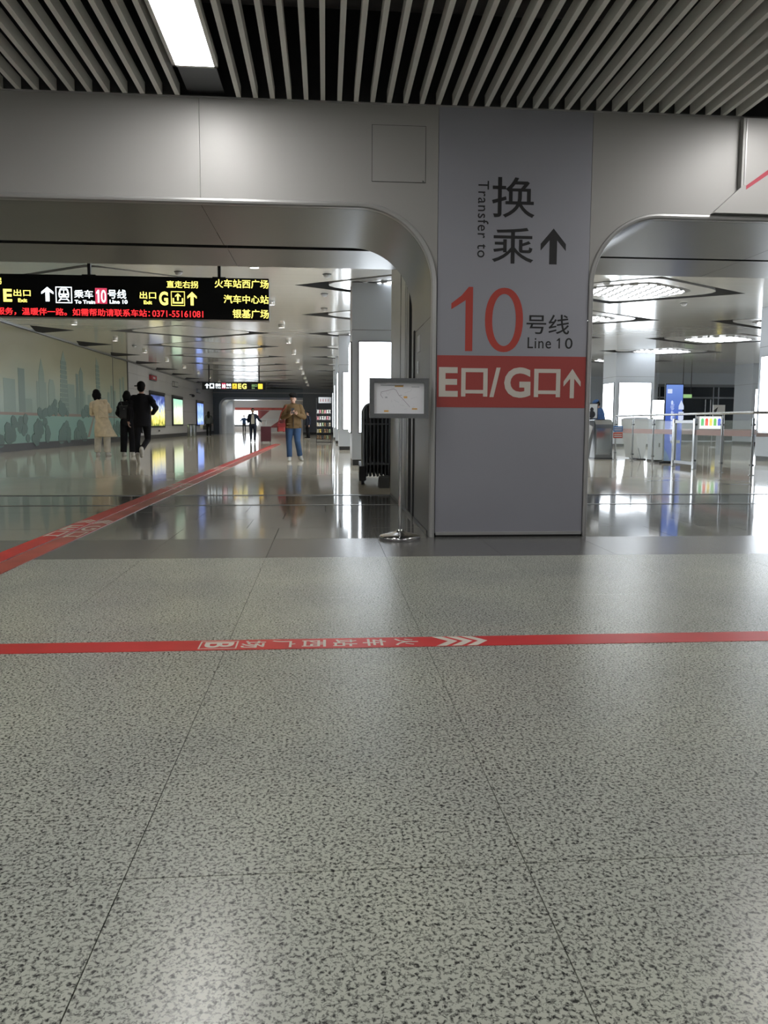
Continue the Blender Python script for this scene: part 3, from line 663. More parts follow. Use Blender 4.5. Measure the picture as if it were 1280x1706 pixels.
# train pictogram: rounded body, windscreen, lamps, rails
cx = SX(103.5); zc = SZ(.46)
body = [(cx-.072, zc-.045), (cx+.072, zc-.045), (cx+.078, zc+.01), (cx+.060, zc+.075), (cx+.03, zc+.098), (cx-.03, zc+.098), (cx-.060, zc+.075), (cx-.078, zc+.01)]
ib = MB().prismY(body, -.002, 0).build('train_icon', M['lw'], sg)
MB().prismY([(cx-.052, zc+.012), (cx-.006, zc+.012), (cx-.006, zc+.062), (cx-.042, zc+.062)], -.0028, -.002).prismY([(cx+.006, zc+.012), (cx+.052, zc+.012), (cx+.042, zc+.062), (cx+.006, zc+.062)], -.0028, -.002).box(cx-.035, cx+.035, -.0028, -.002, zc+.074, zc+.084).box(cx-.06, cx-.03, -.0028, -.002, zc-.028, zc-.008).box(cx+.03, cx+.06, -.0028, -.002, zc-.028, zc-.008).build('icon_cutout', M['ledblack'], ib)
MB().prismY([(cx-.05, zc-.055), (cx-.03, zc-.055), (cx-.062, zc-.1), (cx-.085, zc-.1)], -.002, 0).prismY([(cx+.05, zc-.055), (cx+.03, zc-.055), (cx+.062, zc-.1), (cx+.085, zc-.1)], -.002, 0).box(cx-.05, cx+.05, -.002, 0, zc-.078, zc-.066).build('train_icon', M['lw'], sg)
st('乘车', 120.5, 152, .345, .54, M['lw']); st('To Train', 121, 155, .585, .672, M['lw'], .035)
MB().box(SX(155.3), SX(175), -.001, 0, SZ(.665), SZ(.295)).build('red_block', M['lrd'], sg)
one(SX(157), SX(162), SZ(.64), SZ(.34), -.0015, M['lw'], sg, .5); text('0', SX(165), SX(173.5), SZ(.64), SZ(.34), -.0015, M['lw'], sg, off=.01)
st('号线', 176.5, 207, .325, .54, M['lw']); st('Line 10', 179, 209, .565, .66, M['lw'], .035)
st('出口', 229.5, 257, .36, .53, M['ly']); st('Exit', 236, 250, .57, .66, M['ly'], .03)
st('G', 262, 277, .35, .68, M['ly'], .035)
frame_rect(SX(282), SX(305.3), SZ(.685), SZ(.34), .010, -.001, M['ly'], sg)
ux = SX(293.6)
MB().box(ux-.078, ux-.058, -.002, 0, SZ(.62), SZ(.50)).box(ux+.058, ux+.078, -.002, 0, SZ(.62), SZ(.50)).box(ux-.078, ux+.078, -.002, 0, SZ(.63), SZ(.595)).build('tray_icon', M['ly'], sg)
MB().prismY(arrow_poly(ux-.042, ux+.042, SZ(.56), SZ(.385), .3, .5, .16), -.002, 0).build('arrow', M['ly'], sg)
sarrow(309.5, 325.5, .345, .67, M['ly'])
st('直走右拐', 275, 328, .09, .262, M['ly']); st('火车站西广场', 356, 448, .03, .24, M['ly']); st('汽车中心站', 371, 448, .40, .605, M['ly']); st('银基广场', 386, 448, .745, .96, M['ly'])
st('服务，温暖伴一路。如需帮助请联系车站：', -8, 246, .785, .965, M['lr']); st('0371-55161081', 250, 336, .80, .955, M['lr'], .01)

s2 = thing('hanging_sign', 'small black sign with white and yellow letters hanging far down the hall', 'sign', (0, 40.0, 2.60))
X2 = lambda px: -6.28+(px-337)*.0305
MB().box(X2(336.6), X2(442.7), 0, .2, 0, .37).build('case', M['ledblack'], s2)
for px in (348, 431.5): MB().box(X2(px)-.03, X2(px)+.03, .07, .13, .37, ZC-2.60).build('hanger', M['dark'], s2)
MB().prismY(arrow_poly(X2(341.7), X2(348.3), .06, .31, .34, .5, .16), -.004, 0).build('arrow', M['lw'], s2)
MB().box(X2(349.3), X2(356.8), -.003, 0, .06, .31).build('icon_block', M['lw'], s2)
cx = X2(353); MB().prismY([(cx-.07, .13), (cx+.07, .13), (cx+.05, .27), (cx-.05, .27)], -.005, -.003).box(cx-.06, cx+.06, -.005, -.003, .08, .10).build('icon_cutout', M['ledblack'], s2)
text('乘车', X2(358.7), X2(367.8), .15, .31, -.002, M['lw'], s2, off=.04, th=.003); text('To Train', X2(359), X2(368), .06, .12, -.002, M['lw'], s2, off=.04, th=.003)
MB().box(X2(369.5), X2(376), -.003, 0, .05, .34).build('red_block', M['lrd'], s2); text('10', X2(370.3), X2(375.5), .07, .28, -.004, M['lw'], s2, off=.03, th=.003)
text('号线', X2(376.8), X2(385), .17, .31, -.002, M['lw'], s2, off=.04, th=.003); text('Line 10', X2(376.8), X2(385), .07, .13, -.002, M['lw'], s2, off=.04, th=.003)
MB().box(X2(387), X2(394.5), -.003, 0, .05, .31).build('icon_block', M['lo'], s2)
cx = X2(390.7); MB().box(cx-.08, cx+.08, -.005, -.003, .08, .10).box(cx-.08, cx-.06, -.005, -.003, .10, .2).box(cx+.06, cx+.08, -.005, -.003, .10, .2).prismY(arrow_poly(cx-.045, cx+.045, .13, .27, .3, .5, .16), -.005, -.003).build('icon_cutout', M['ledblack'], s2)
text('E', X2(396.5), X2(402), .05, .31, -.002, M['ly'], s2, off=.035, th=.003); text('G', X2(403.2), X2(410.8), .045, .315, -.002, M['ly'], s2, off=.035, th=.003)
text('出口', X2(419.4), X2(428.5), .16, .29, -.002, M['lg'], s2, off=.03, th=.003); text('Exit', X2(419.6), X2(424.5), .06, .12, -.002, M['lg'], s2, off=.03, th=.003)
MB().box(X2(430), X2(437.5), -.003, 0, .05, .31).build('icon_block', M['lo'], s2)

# ================================================================== FLOOR TAPES
ft = thing('floor_tape', 'long red tape with white lettering running sideways across the speckled floor', 'floor tape', (0, 3.005, 0))
MB().box(-5.5, 5.6, -.068, .068, .0006, .0016).build('tape_strip', M['tape'], ft)
zt = .0016
frame_rect_xy = lambda x0, x1, y0, y1, s, m, par: MB().box(x0, x0+s, y0, y1, zt, zt+.0006).box(x1-s, x1, y0, y1, zt, zt+.0006).box(x0, x1, y1-s, y1, zt, zt+.0006).box(x0, x1, y0, y0+s, zt, zt+.0006).build('letter_frame', m, par)
frame_rect_xy(-.500, -.350, -.052, .052, .006, M['tapetext'], ft)
text('B', -.480, -.366, -.037, .037, zt, M['tapetext'], ft, off=.02, plane='XY', rot=-PI/2, th=.0006)
chars = '场广西站车火'; ctr = (-.288, -.168, -.047, .078, .197, .326)
for c_, cx in zip(chars, ctr): text(c_, cx-.048, cx+.048, -.048, .048, zt, M['tapetext'], ft, off=.015, plane='XY', rot=-PI/2, th=.0006)
for k in range(3):
    x = .475+.062*k; MB().prismZ([(x-.035, .064), (x+.005, .064), (x+.06, 0), (x+.005, -.064), (x-.035, -.064), (x+.022, 0)], zt, zt+.0006).build('chevron', M['tapetext'], ft)
def long_tape(x0, x1, y0, y1, m, label, ytexts, word):
    cx = (x0+x1)/2; t = thing('floor_tape', label, 'floor tape', (cx, y0, 0)); w_ = (x1-x0)/2
    MB().box(-w_, w_, 0, y1-y0, .0006, .0045).build('tape_strip', m, t)
    for yt in ytexts:
        for k, c_ in enumerate(word):
            yk = yt-y0+.36-k*.36
            text(c_, -w_*.8, w_*.8, yk, yk+.30, .0045, M['tapetext'], t, off=.015, plane='XY', th=.0008)
        for k in range(3):
            yk = yt-y0+.78+k*.07
            MB().prismZ([(-w_*.9, yk), (0, yk+.08), (w_*.9, yk), (w_*.9, yk+.04), (0, yk+.12), (-w_*.9, yk+.04)], .0045, .0055).build('chevron', M['tapetext'], t)
long_tape(-2.19, -2.045, 4.45, 33.0, M['tape'], 'bright red tape strip running down the hall, left one of the pair', (6.0, 10.3, 14.6), 'E口')
long_tape(-2.025, -1.88, 4.45, 33.0, M['tape_old'], 'faded red tape strip running down the hall, right one of the pair', (5.95, 10.2, 14.4), 'G口')

# ================================================================== MAP STAND
ms = thing('map_stand', 'chrome floor stand holding a framed white route map beside the pillar', 'sign stand', (.572, 5.80, 0))
MB().lathe([(.155, 0), (.160, .008), (.160, .022), (.150, .030), (.10, .042), (.055, .052), (.03, .058), (.022, .075)], 40).build('base', M['chrome'], ms)
MB().cyl((0, 0, .06), (0, 0, .95), .0125, n=20).build('pole', M['chrome'], ms)
mapf = MB(); L0, L1, z0, z1, bw = -.238, .210, .925, 1.225, .034
for a in ((L0, L1, z1-bw, z1), (L0, L1, z0, z0+bw), (L0, L0+bw, z0+bw, z1-bw), (L1-bw, L1, z0+bw, z1-bw)): mapf.box(a[0], a[1], -.025, .012, a[2], a[3])
fr = mapf.build('frame', M['frame'], ms)
MB().box(L0+.004, L1-.004, .006, .02, z0+.004, z1-.004).build('back_plate', M['dmet'], ms)
mp = MB().box(L0+bw, L1-bw, -.008, -.004, z0+bw, z1-bw).build('map_sheet', mat('map_paper', (.82, .83, .88), .35), ms)
pu = mat('map_line_purple', (.22, .13, .25), .6); orr = mat('map_orange', (.75, .42, .12), .6); gy = mat('map_faint', (.45, .47, .52), .6)
def ml(pts, m, wd=.0022):
    b = MB()
    for (xa, za), (xb, zb) in zip(pts[:-1], pts[1:]):
        d = Vector((xb-xa, 0, zb-za)); n_ = Vector((-d.z, 0, d.x)).normalized()*wd/2
        b.add([(xa+n_.x, -.0085, za+n_.z), (xb+n_.x, -.0085, zb+n_.z), (xb-n_.x, -.0085, zb-n_.z), (xa-n_.x, -.0085, za-n_.z)], [(0, 1, 2, 3)])
    b.build('map_line', m, mp)
mxp = lambda px: L0+bw+(px-155)/940*(L1-L0-2*bw); mz = lambda py: z1-bw-(py-210)/635*(z1-z0-2*bw)
ml([(mxp(320), mz(525)), (mxp(280), mz(460)), (mxp(290), mz(400)), (mxp(380), mz(380)), (mxp(520), mz(335)), (mxp(570), mz(360)), (mxp(625), mz(470)), (mxp(680), mz(520)), (mxp(830), mz(705))], pu)
ml([(mxp(625), mz(470)), (mxp(680), mz(465))], pu)
for px, py, w_, h_, m_ in ((280, 250, 430, 22, gy), (545, 262, 160, 32, orr), (715, 485, 65, 40, orr), (365, 495, 40, 30, gy), (345, 775, 85, 35, orr), (870, 730, 100, 30, orr), (860, 285, 150, 16, gy)):
    MB().box(mxp(px), mxp(px+w_), -.0085, -.008, mz(py+h_), mz(py)).build('map_mark', m_, mp)
for i in range(16):
    xa = rng.uniform(250, 1000); za = rng.uniform(330, 780); ml([(mxp(xa), mz(za)), (mxp(min(1070, xa+rng.uniform(-80, 120))), mz(min(820, za+rng.uniform(-60, 60))))], gy, .001)

# ================================================================== FOLDED BARRIER GATE
gt = thing('folding_gate', 'dark folded steel barrier gate on wheels standing behind the pillar', 'gate', (.80, 11.9, 0))
for k in range(15):
    y = -.85+.105*k; xo = -.25+.012*(k % 2)+.004*k
    fr_ = MB(); x0, x1 = xo, xo+.42; rr = .11; zt_ = 1.17
    pts = [(x0, y, .10)]+[(x0+rr+rr*math.cos(R(a)), y, zt_-rr+rr*math.sin(R(a))) for a in range(180, 89, -18)]+[(x1-rr+rr*math.cos(R(a)), y, zt_-rr+rr*math.sin(R(a))) for a in range(90, -1, -18)]+[(x1, y, .10)]
    fr_.tube(pts, .019, 10); fr_.build('arch_frame', M['dmet'] if k % 3 else M['steel_d'], gt)
    for xb in (x0+.05, x0+.10, x0+.155, x0+.21, x0+.265, x0+.32, x0+.37): MB().cyl((xb, y, .12), (xb, y, zt_-.03), .013, n=8).build('bar', M['dark'] if k % 2 else M['dmet'], gt)
    for z in (.30, .88): MB().box(x0, x1, y-.008, y+.008, z-.012, z+.012).build('cross_bar', M['dmet'], gt)
    if k < 14:
        MB().cyl((x0+.02, y, .2), (x0+.02, y+.105, .95), .007, n=6).cyl((x0+.02, y+.105, .2), (x0+.02, y, .95), .007, n=6).build('lattice', M['dark'], gt)
    for xb in (x0-.03, x1): 
        MB().box(xb-.03, xb+.06, y-.045, y+.045, .06, .27).build('wheel_housing', M['dark'], gt)
        MB().cyl((xb, y, .04), (xb+.03, y, .04), .04, n=14).build('wheel', M['dark'], gt)
for yq, xq in ((-1.05, .09), (-1.35, .06)):
    MB().prismX([(yq-.12, 0), (yq+.14, 0), (yq+.05, .14), (yq-.0, .14)], xq-.12, xq+.02).build('floor_wedge', M['dmet'], gt)
    MB().box(xq-.125, xq-.12, yq-.12, yq+.14, 0, .008).build('wedge_edge', M['steel'], gt)

# ================================================================== RIGHT HALL: GATES, RAILING, COUNTER
def fare_gate(x, y, label, w_=.30, L_=.9, flip=1, m=None):
    t = thing('fare_gate', label, 'ticket gate', (x, y, 0))
    m = m or M['steel_d']
    MB().prismX([(-L_/2, .04), (L_/2, .04), (L_/2, .96), (L_/2-.14, 1.02), (-L_/2+.1, 1.02), (-L_/2, .90)], 0, w_).build('cabinet', m, t)
    MB().box(-.01, w_+.01, -L_/2-.01, L_/2+.01, 0, .04).build('plinth', M['dmet'], t)
    MB().box(.03, w_-.03, -L_/2-.004, -L_/2, .12, .80).build('front_panel', M['steel'], t)
    MB().prismX([(-L_/2+.09, 1.021), (-L_/2+.42, 1.021), (-L_/2+.42, 1.03), (-L_/2+.09, 1.03)], .04, w_-.04).build('reader_pad', M['dark'], t)
    MB().box(-.02 if flip < 0 else w_, 0 if flip < 0 else w_+.02, -.03, .03, .3, .92).build('flap', M['glass'], t)
    return t
fare_gate(6.95, 19.7, 'stainless ticket gate cabinet just right of the pillar', .46)
t = thing('ticket_cabinet', 'white slanted ticket gate panel left of the stainless cabinet edge', 'ticket gate', (6.62, 19.3, 0))
MB().prismY([(0, .02), (.20, .02), (.32, .86), (.30, 1.0), (0, 1.0)], 0, .3).build('cabinet', M['steel_d'], t); MB().prismY([(.12, .30), (.28, .84), (.12, .93)], -.01, 0).build('white_panel', M['paper'], t)
t = thing('booth_monitor', 'monitor screen showing a dark figure beside the pillar edge', 'monitor', (7.08, 20.3, 1.03))
MB().box(-.05, .30, 0, .04, .02, .44).build('casing', M['dark'], t); MB().box(-.03, .28, -.004, 0, .04, .42).build('screen', M['paper'], t); MB().box(.08, .17, .01, .05, -1.03, .02).build('foot', M['dark'], t)
MB().ell((.13, -.006, .27), (.05, .004, .06)).ell((.13, -.006, .14), (.1, .004, .1)).build('figure_image', M['dark'], t)
def white_gate(x, y, label):
    t = thing('white_gate', label, 'ticket gate', (x, y, 0))
    MB().prismY([(.10, .03), (.22, .03), (.36, 1.05), (-.06, 1.05), (-.04, .9)], 0, .9).build('cabinet', M['paper'], t)
    MB().prismY([(-.04, 1.05), (.34, 1.05), (.30, 1.08), (0, 1.08)], .05, .85).build('top_cover', M['colp'], t)
    MB().tube([(.06, -.02, .30), (.10, -.1, .04), (.02, -.15, .02)], .008, 6).build('cable', M['dark'], t)
    MB().box(.02, .26, -.04, .3, 0, .03).build('foot', M['dark'], t)
    return t
white_gate(7.93, 19.0, 'white tapered ticket gate on a narrow foot behind the glass railing')
t = thing('white_cabinet', 'pale white cabinet standing left of the blue banner', 'cabinet', (8.03, 18.1, 0)); MB().box(0, .32, 0, .4, .04, 1.03).build('body', M['colp'], t); MB().box(.02, .32, .02, .48, 0, .04).build('plinth', M['dark'], t); MB().box(.10, .13, -.006, 0, .35, .45).build('handle', M['dark'], t)

rl = thing('glass_railing', 'stainless glass railing with round top rail and swing gate in the right hall', 'railing', (0, 0, 0))
posts = [(7.43, 19.1), (7.45, 18.05), (7.47, 16.93), (7.50, 15.94), (7.42, 14.85), (7.47, 13.89), (7.58, 13.04), (8.5, 12.5), (9.5, 12.3)]
for i, (x, y) in enumerate(posts):
    gate = i in (3, 4)
    if gate: p = MB().box(x-.035, x+.035, y-.035, y+.035, 0, 1.02)
    else: p = MB().cyl((x, y, 0), (x, y, 1.02), .022, n=14)
    p = p.build('post', M['steel'], rl)
    MB().cyl((x, y, 0), (x, y, .012), .05, n=16).build('floor_flange', M['steel'], p)
    MB().cyl((x, y, 1.0), (x, y, 1.10), .009, n=8).build('rail_pin', M['steel'], p)
    for z in (.18, .90): MB().cyl((x, y-.05, z), (x, y+.05, z), .02, n=12).build('glass_clamp', M['dmet'], p)
for i, ((xa, ya), (xb, yb)) in enumerate(zip(posts[:-1], posts[1:])):
    if i == 3: continue
    d = Vector((xb-xa, yb-ya, 0)); n_ = Vector((-d.y, d.x, 0)).normalized()*.005; a = Vector((xa, ya, 0))+d.normalized()*.05; b = Vector((xb, yb, 0))-d.normalized()*.05
    q = MB().add([a+n_+Vector((0, 0, .1)), b+n_+Vector((0, 0, .1)), b-n_+Vector((0, 0, .1)), a-n_+Vector((0, 0, .1)), a+n_+Vector((0, 0, .98)), b+n_+Vector((0, 0, .98)), b-n_+Vector((0, 0, .98)), a-n_+Vector((0, 0, .98))], [(0, 1, 2, 3), (4, 5, 6, 7), (0, 1, 5, 4), (1, 2, 6, 5), (2, 3, 7, 6), (3, 0, 4, 7)])
    gp = q.build('glass_pane', M['glass'], rl)
    o_ = n_*1.3; MB().add([a-o_+Vector((0, 0, .69)), b-o_+Vector((0, 0, .69)), b-o_+Vector((0, 0, .795)), a-o_+Vector((0, 0, .795)), a+o_+Vector((0, 0, .69)), b+o_+Vector((0, 0, .69)), b+o_+Vector((0, 0, .795)), a+o_+Vector((0, 0, .795))], [(0, 1, 2, 3), (4, 5, 6, 7)]).build('safety_stripe', M['stripe'], gp)
MB().tube([(x, y, 1.115) for x, y in posts], .024, 12).build('top_rail', M['steel'], rl)
gx0, gy0, gx1, gy1 = 7.50, 15.86, 7.43, 14.93
gg = MB()
for (ya, yb, za, zb) in ((gy1, gy0, .93, .99), (gy1, gy0, .08, .14), (gy1, gy1+.05, .08, .99), (gy0-.05, gy0, .08, .99)): gg.box(7.445, 7.485, ya, yb, za, zb)
gl = gg.build('gate_leaf', M['steel_d'], rl); MB().box(7.46, 7.47, gy1+.05, gy0-.05, .14, .93).build('gate_glass', M['glass'], gl)
bl = mat('blue_plate', (.05, .17, .45), .5); 
for z0_, z1_, m_, lb in ((.72, .86, bl, 'blue notice plate on the glass railing right of the ticket gate'), (.56, .70, mat('red_plate', (.5, .08, .06), .5), 'red and white notice plate just below the blue notice plate')):
    t = thing('notice_plate', lb, 'notice', (7.42, 18.62, z0_)); MB().box(-.24, .0, -.006, 0, 0, z1_-z0_).build('plate', m_, t)
    for k in range(2): MB().box(-.22, -.02, -.008, -.006, .03+k*.05, .055+k*.05).build('printed_line', M['paper'], t)
# blue banner
bn = thing('banner_stand', 'tall blue banner display with white characters behind the railing', 'banner', (7.86, 17.25, 0), R(-4))
BW = .42
MB().box(-.12, BW+.12, -.12, .2, 0, .035).build('foot', M['dark'], bn)
def blue_grad():
    m = bpy.data.materials.new('banner_print'); m.use_nodes = True; nt = m.node_tree; L = nt.links; b = nt.nodes['Principled BSDF']
    g = nt.nodes.new('ShaderNodeNewGeometry'); sp = nt.nodes.new('ShaderNodeSeparateXYZ'); L.new(g.outputs['Position'], sp.inputs[0])
    mr = nt.nodes.new('ShaderNodeMapRange'); mr.inputs[1].default_value = 0; mr.inputs[2].default_value = 1.85; L.new(sp.outputs[2], mr.inputs[0])
    rp = nt.nodes.new('ShaderNodeValToRGB'); e = rp.color_ramp.elements; e[0].color = (.02, .07, .32, 1); e[1].color = (.18, .30, .72, 1); x = e.new(.5); x.color = (.04, .09, .45, 1)
    L.new(mr.outputs[0], rp.inputs[0]); L.new(rp.outputs[0], b.inputs['Base Color']); L.new(rp.outputs[0], b.inputs['Emission Color']); b.inputs['Emission Strength'].default_value = .45; return m
MB().box(0, BW, 0, .05, .035, 1.84).build('case', M['dark'], bn); bp_ = MB().box(.02, BW-.01, -.004, 0, .06, 1.82).build('lit_panel', blue_grad(), bn)
lb_ = mat('banner_lettering', (.6, .65, .8), .5, emit=(.55, .62, .85), es=.5)
for k in range(8):      # the vertical line of characters is too blurred to read: strokes only
    q = MB(); z = 1.36-.118*k
    for i in range(3+k % 2): q.box(.13+rng.uniform(0, .02), .22-rng.uniform(0, .02), -.006, -.004, z+.028*i, z+.028*i+.012)
    q.box(.165+rng.uniform(-.02, .02), .178+.0, -.006, -.004, z, z+.095); q.build('stroke_mark', lb_, bp_)
MB().prismY([(.32, 1.33), (.38, 1.47), (.44, 1.33), (.44, 1.25), (.32, 1.25)], -.006, -.004).prismY([(.32, 1.2), (.44, 1.2), (.44, 1.02), (.38, .98), (.32, 1.02)], -.006, -.004).box(.05, .16, -.006, -.004, 1.62, 1.72).build('logo_mark', lb_, bp_)
MB().box(.16, .38, -.006, -.004, .47, .54).build('phone_strip', M['paper'], bp_)
MB().prismY([(.02, .06), (.16, .06), (.10, .22), (.02, .34)], -.006, -.004).build('corner_shape', mat('banner_light_blue', (.1, .3, .7), .5), bp_)
# counter with boxes
ct = thing('counter', 'long pinkish counter board behind the glass railing', 'counter', (9.0, 22.0, 0))
MB().box(-.2, 6.2, 0, .6, .62, .78).build('counter_top', mat('pink_counter', (.46, .34, .33), .4), ct)
for x in (.2, 2.9, 5.7): MB().box(x, x+.06, .1, .5, 0, .62).build('leg', M['dmet'], ct)
t = thing('picture_box', 'box with bright cartoon print standing on the counter', 'display box', (11.18, 22.15, .78))
MB().box(0, .68, 0, .25, 0, .38).build('carton', M['paper'], t)
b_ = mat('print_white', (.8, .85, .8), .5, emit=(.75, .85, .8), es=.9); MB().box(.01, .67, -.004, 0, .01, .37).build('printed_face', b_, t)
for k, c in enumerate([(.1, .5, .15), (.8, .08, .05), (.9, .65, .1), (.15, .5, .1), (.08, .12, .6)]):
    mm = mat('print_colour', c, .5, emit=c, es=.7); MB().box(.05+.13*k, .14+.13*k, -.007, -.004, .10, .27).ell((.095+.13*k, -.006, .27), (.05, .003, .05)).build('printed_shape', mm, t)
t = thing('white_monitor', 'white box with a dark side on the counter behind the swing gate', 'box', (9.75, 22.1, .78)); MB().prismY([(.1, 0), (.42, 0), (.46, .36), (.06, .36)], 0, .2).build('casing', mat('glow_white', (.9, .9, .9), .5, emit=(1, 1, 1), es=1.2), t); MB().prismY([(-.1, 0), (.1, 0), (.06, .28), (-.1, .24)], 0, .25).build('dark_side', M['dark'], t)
t = thing('info_terminal', 'white lit information terminal between the column and the blue banner', 'terminal', (11.05, 25, 0)); MB().box(0, .36, 0, .2, 1.15, 1.72).build('lit_screen', M['box'], t); MB().box(.12, .24, .05, .15, .03, 1.15).build('post', M['colp'], t); MB().box(-.05, .41, -.1, .3, 0, .03).build('foot', M['dmet'], t)
t = thing('notice_board', 'white notice board on a stand before the dark glass doors', 'notice board', (15.7, 30, 0)); MB().box(0, .5, 0, .04, .95, 1.72).build('board', M['paper'], t); MB().box(.22, .28, .04, .08, .03, 1.2).build('post', M['steel'], t); MB().box(.05, .45, -.15, .25, 0, .03).build('foot', M['steel'], t); MB().prismY([(.03, 1.5), (.2, 1.64), (.14, 1.44), (.06, 1.38)], -.004, 0).box(.02, .48, -.003, 0, 1.28, 1.31).build('print', M['dark'], t)
for x, y, lb in ((8.9, 21.9, 'cluster'),):
    pass
t = thing('bollard_row', 'low dark barrier blocks on the floor behind the ticket gate glass', 'barrier', (7.6, 24.0, 0)); MB().box(0, .5, 0, .3, 0, .12).build('block', M['dark'], t); MB().box(.05, .45, .05, .25, .12, .16).build('top_plate', M['steel_d'], t)
# ceiling detectors
for x, y, k in ((.04, 15.5, 0), (-.01, 17.8, 1), (-.02, 20.0, 2), (-2.86, 15.55, 3), (-7.3, 30.3, 4), (5.81, 15.7, 5), (8.67, 18.2, 6)):
    t = thing('smoke_detector', ['smoke detector nearest the left diamond tip, by the beam', 'smoke detector right below the diamond lamp tip', 'third small detector down the row left of the first column', 'detector above the LED sign board', 'round detector above the left wall near the portal side', 'detector at the near left of the right hall ceiling', 'detector between the diamond lamps of the right hall'][k], 'smoke detector', (x, y, ZC))
    MB().lathe([(.02, -.07), (.05, -.06), (.07, -.03), (.08, 0)], 16).build('dome', M['paper'], t); MB().lathe([(.09, -.012), (.09, 0)], 16).build('ring', M['dmet'], t)

# ================================================================== PEOPLE
V = Vector
def hand(mb, w, d, nrm, curl=.5, thumb=1, s=1.):
    d = V(d).normalized(); nrm = V(nrm); nrm = (nrm-d*nrm.dot(d)).normalized(); ac = d.cross(nrm)
    Mx = Matrix((ac, d, nrm)).transposed(); w = V(w)
    mb.ell(w+d*.042*s, (.040*s, .052*s, .017*s), 12, 8, Mx); mb.cap(w-d*.01, w+d*.03*s, .024*s, .026*s, 10)
    for k, (o, L_) in enumerate(((-.030, .062), (-.010, .076), (.010, .071), (.029, .054))):
        p = w+d*.078*s+ac*o*s; dd = d.copy(); rr = .0092*s
        for j, fr_ in enumerate((.42, .33, .25)):
            a = curl*(.5+.25*j); q = Quaternion(ac, a if True else -a); dd = (q @ dd)
            if dd.dot(nrm) < 0 and j == 0: dd = Quaternion(ac, -2*a) @ dd
            p2 = p+dd*L_*fr_*s; mb.cap(p, p2, rr, rr*.92, 8); p = p2; rr *= .92
    p = w+d*.02*s+ac*.03*thumb*s; dd = (d*.75+ac*.65*thumb+nrm*.3).normalized()
    p2 = p+dd*.038*s; mb.cap(p, p2, .0125*s, .0105*s, 8); mb.cap(p2, p2+(d*.8+ac*.25*thumb+nrm*.45).normalized()*.03*s, .0105*s, .009*s, 8)

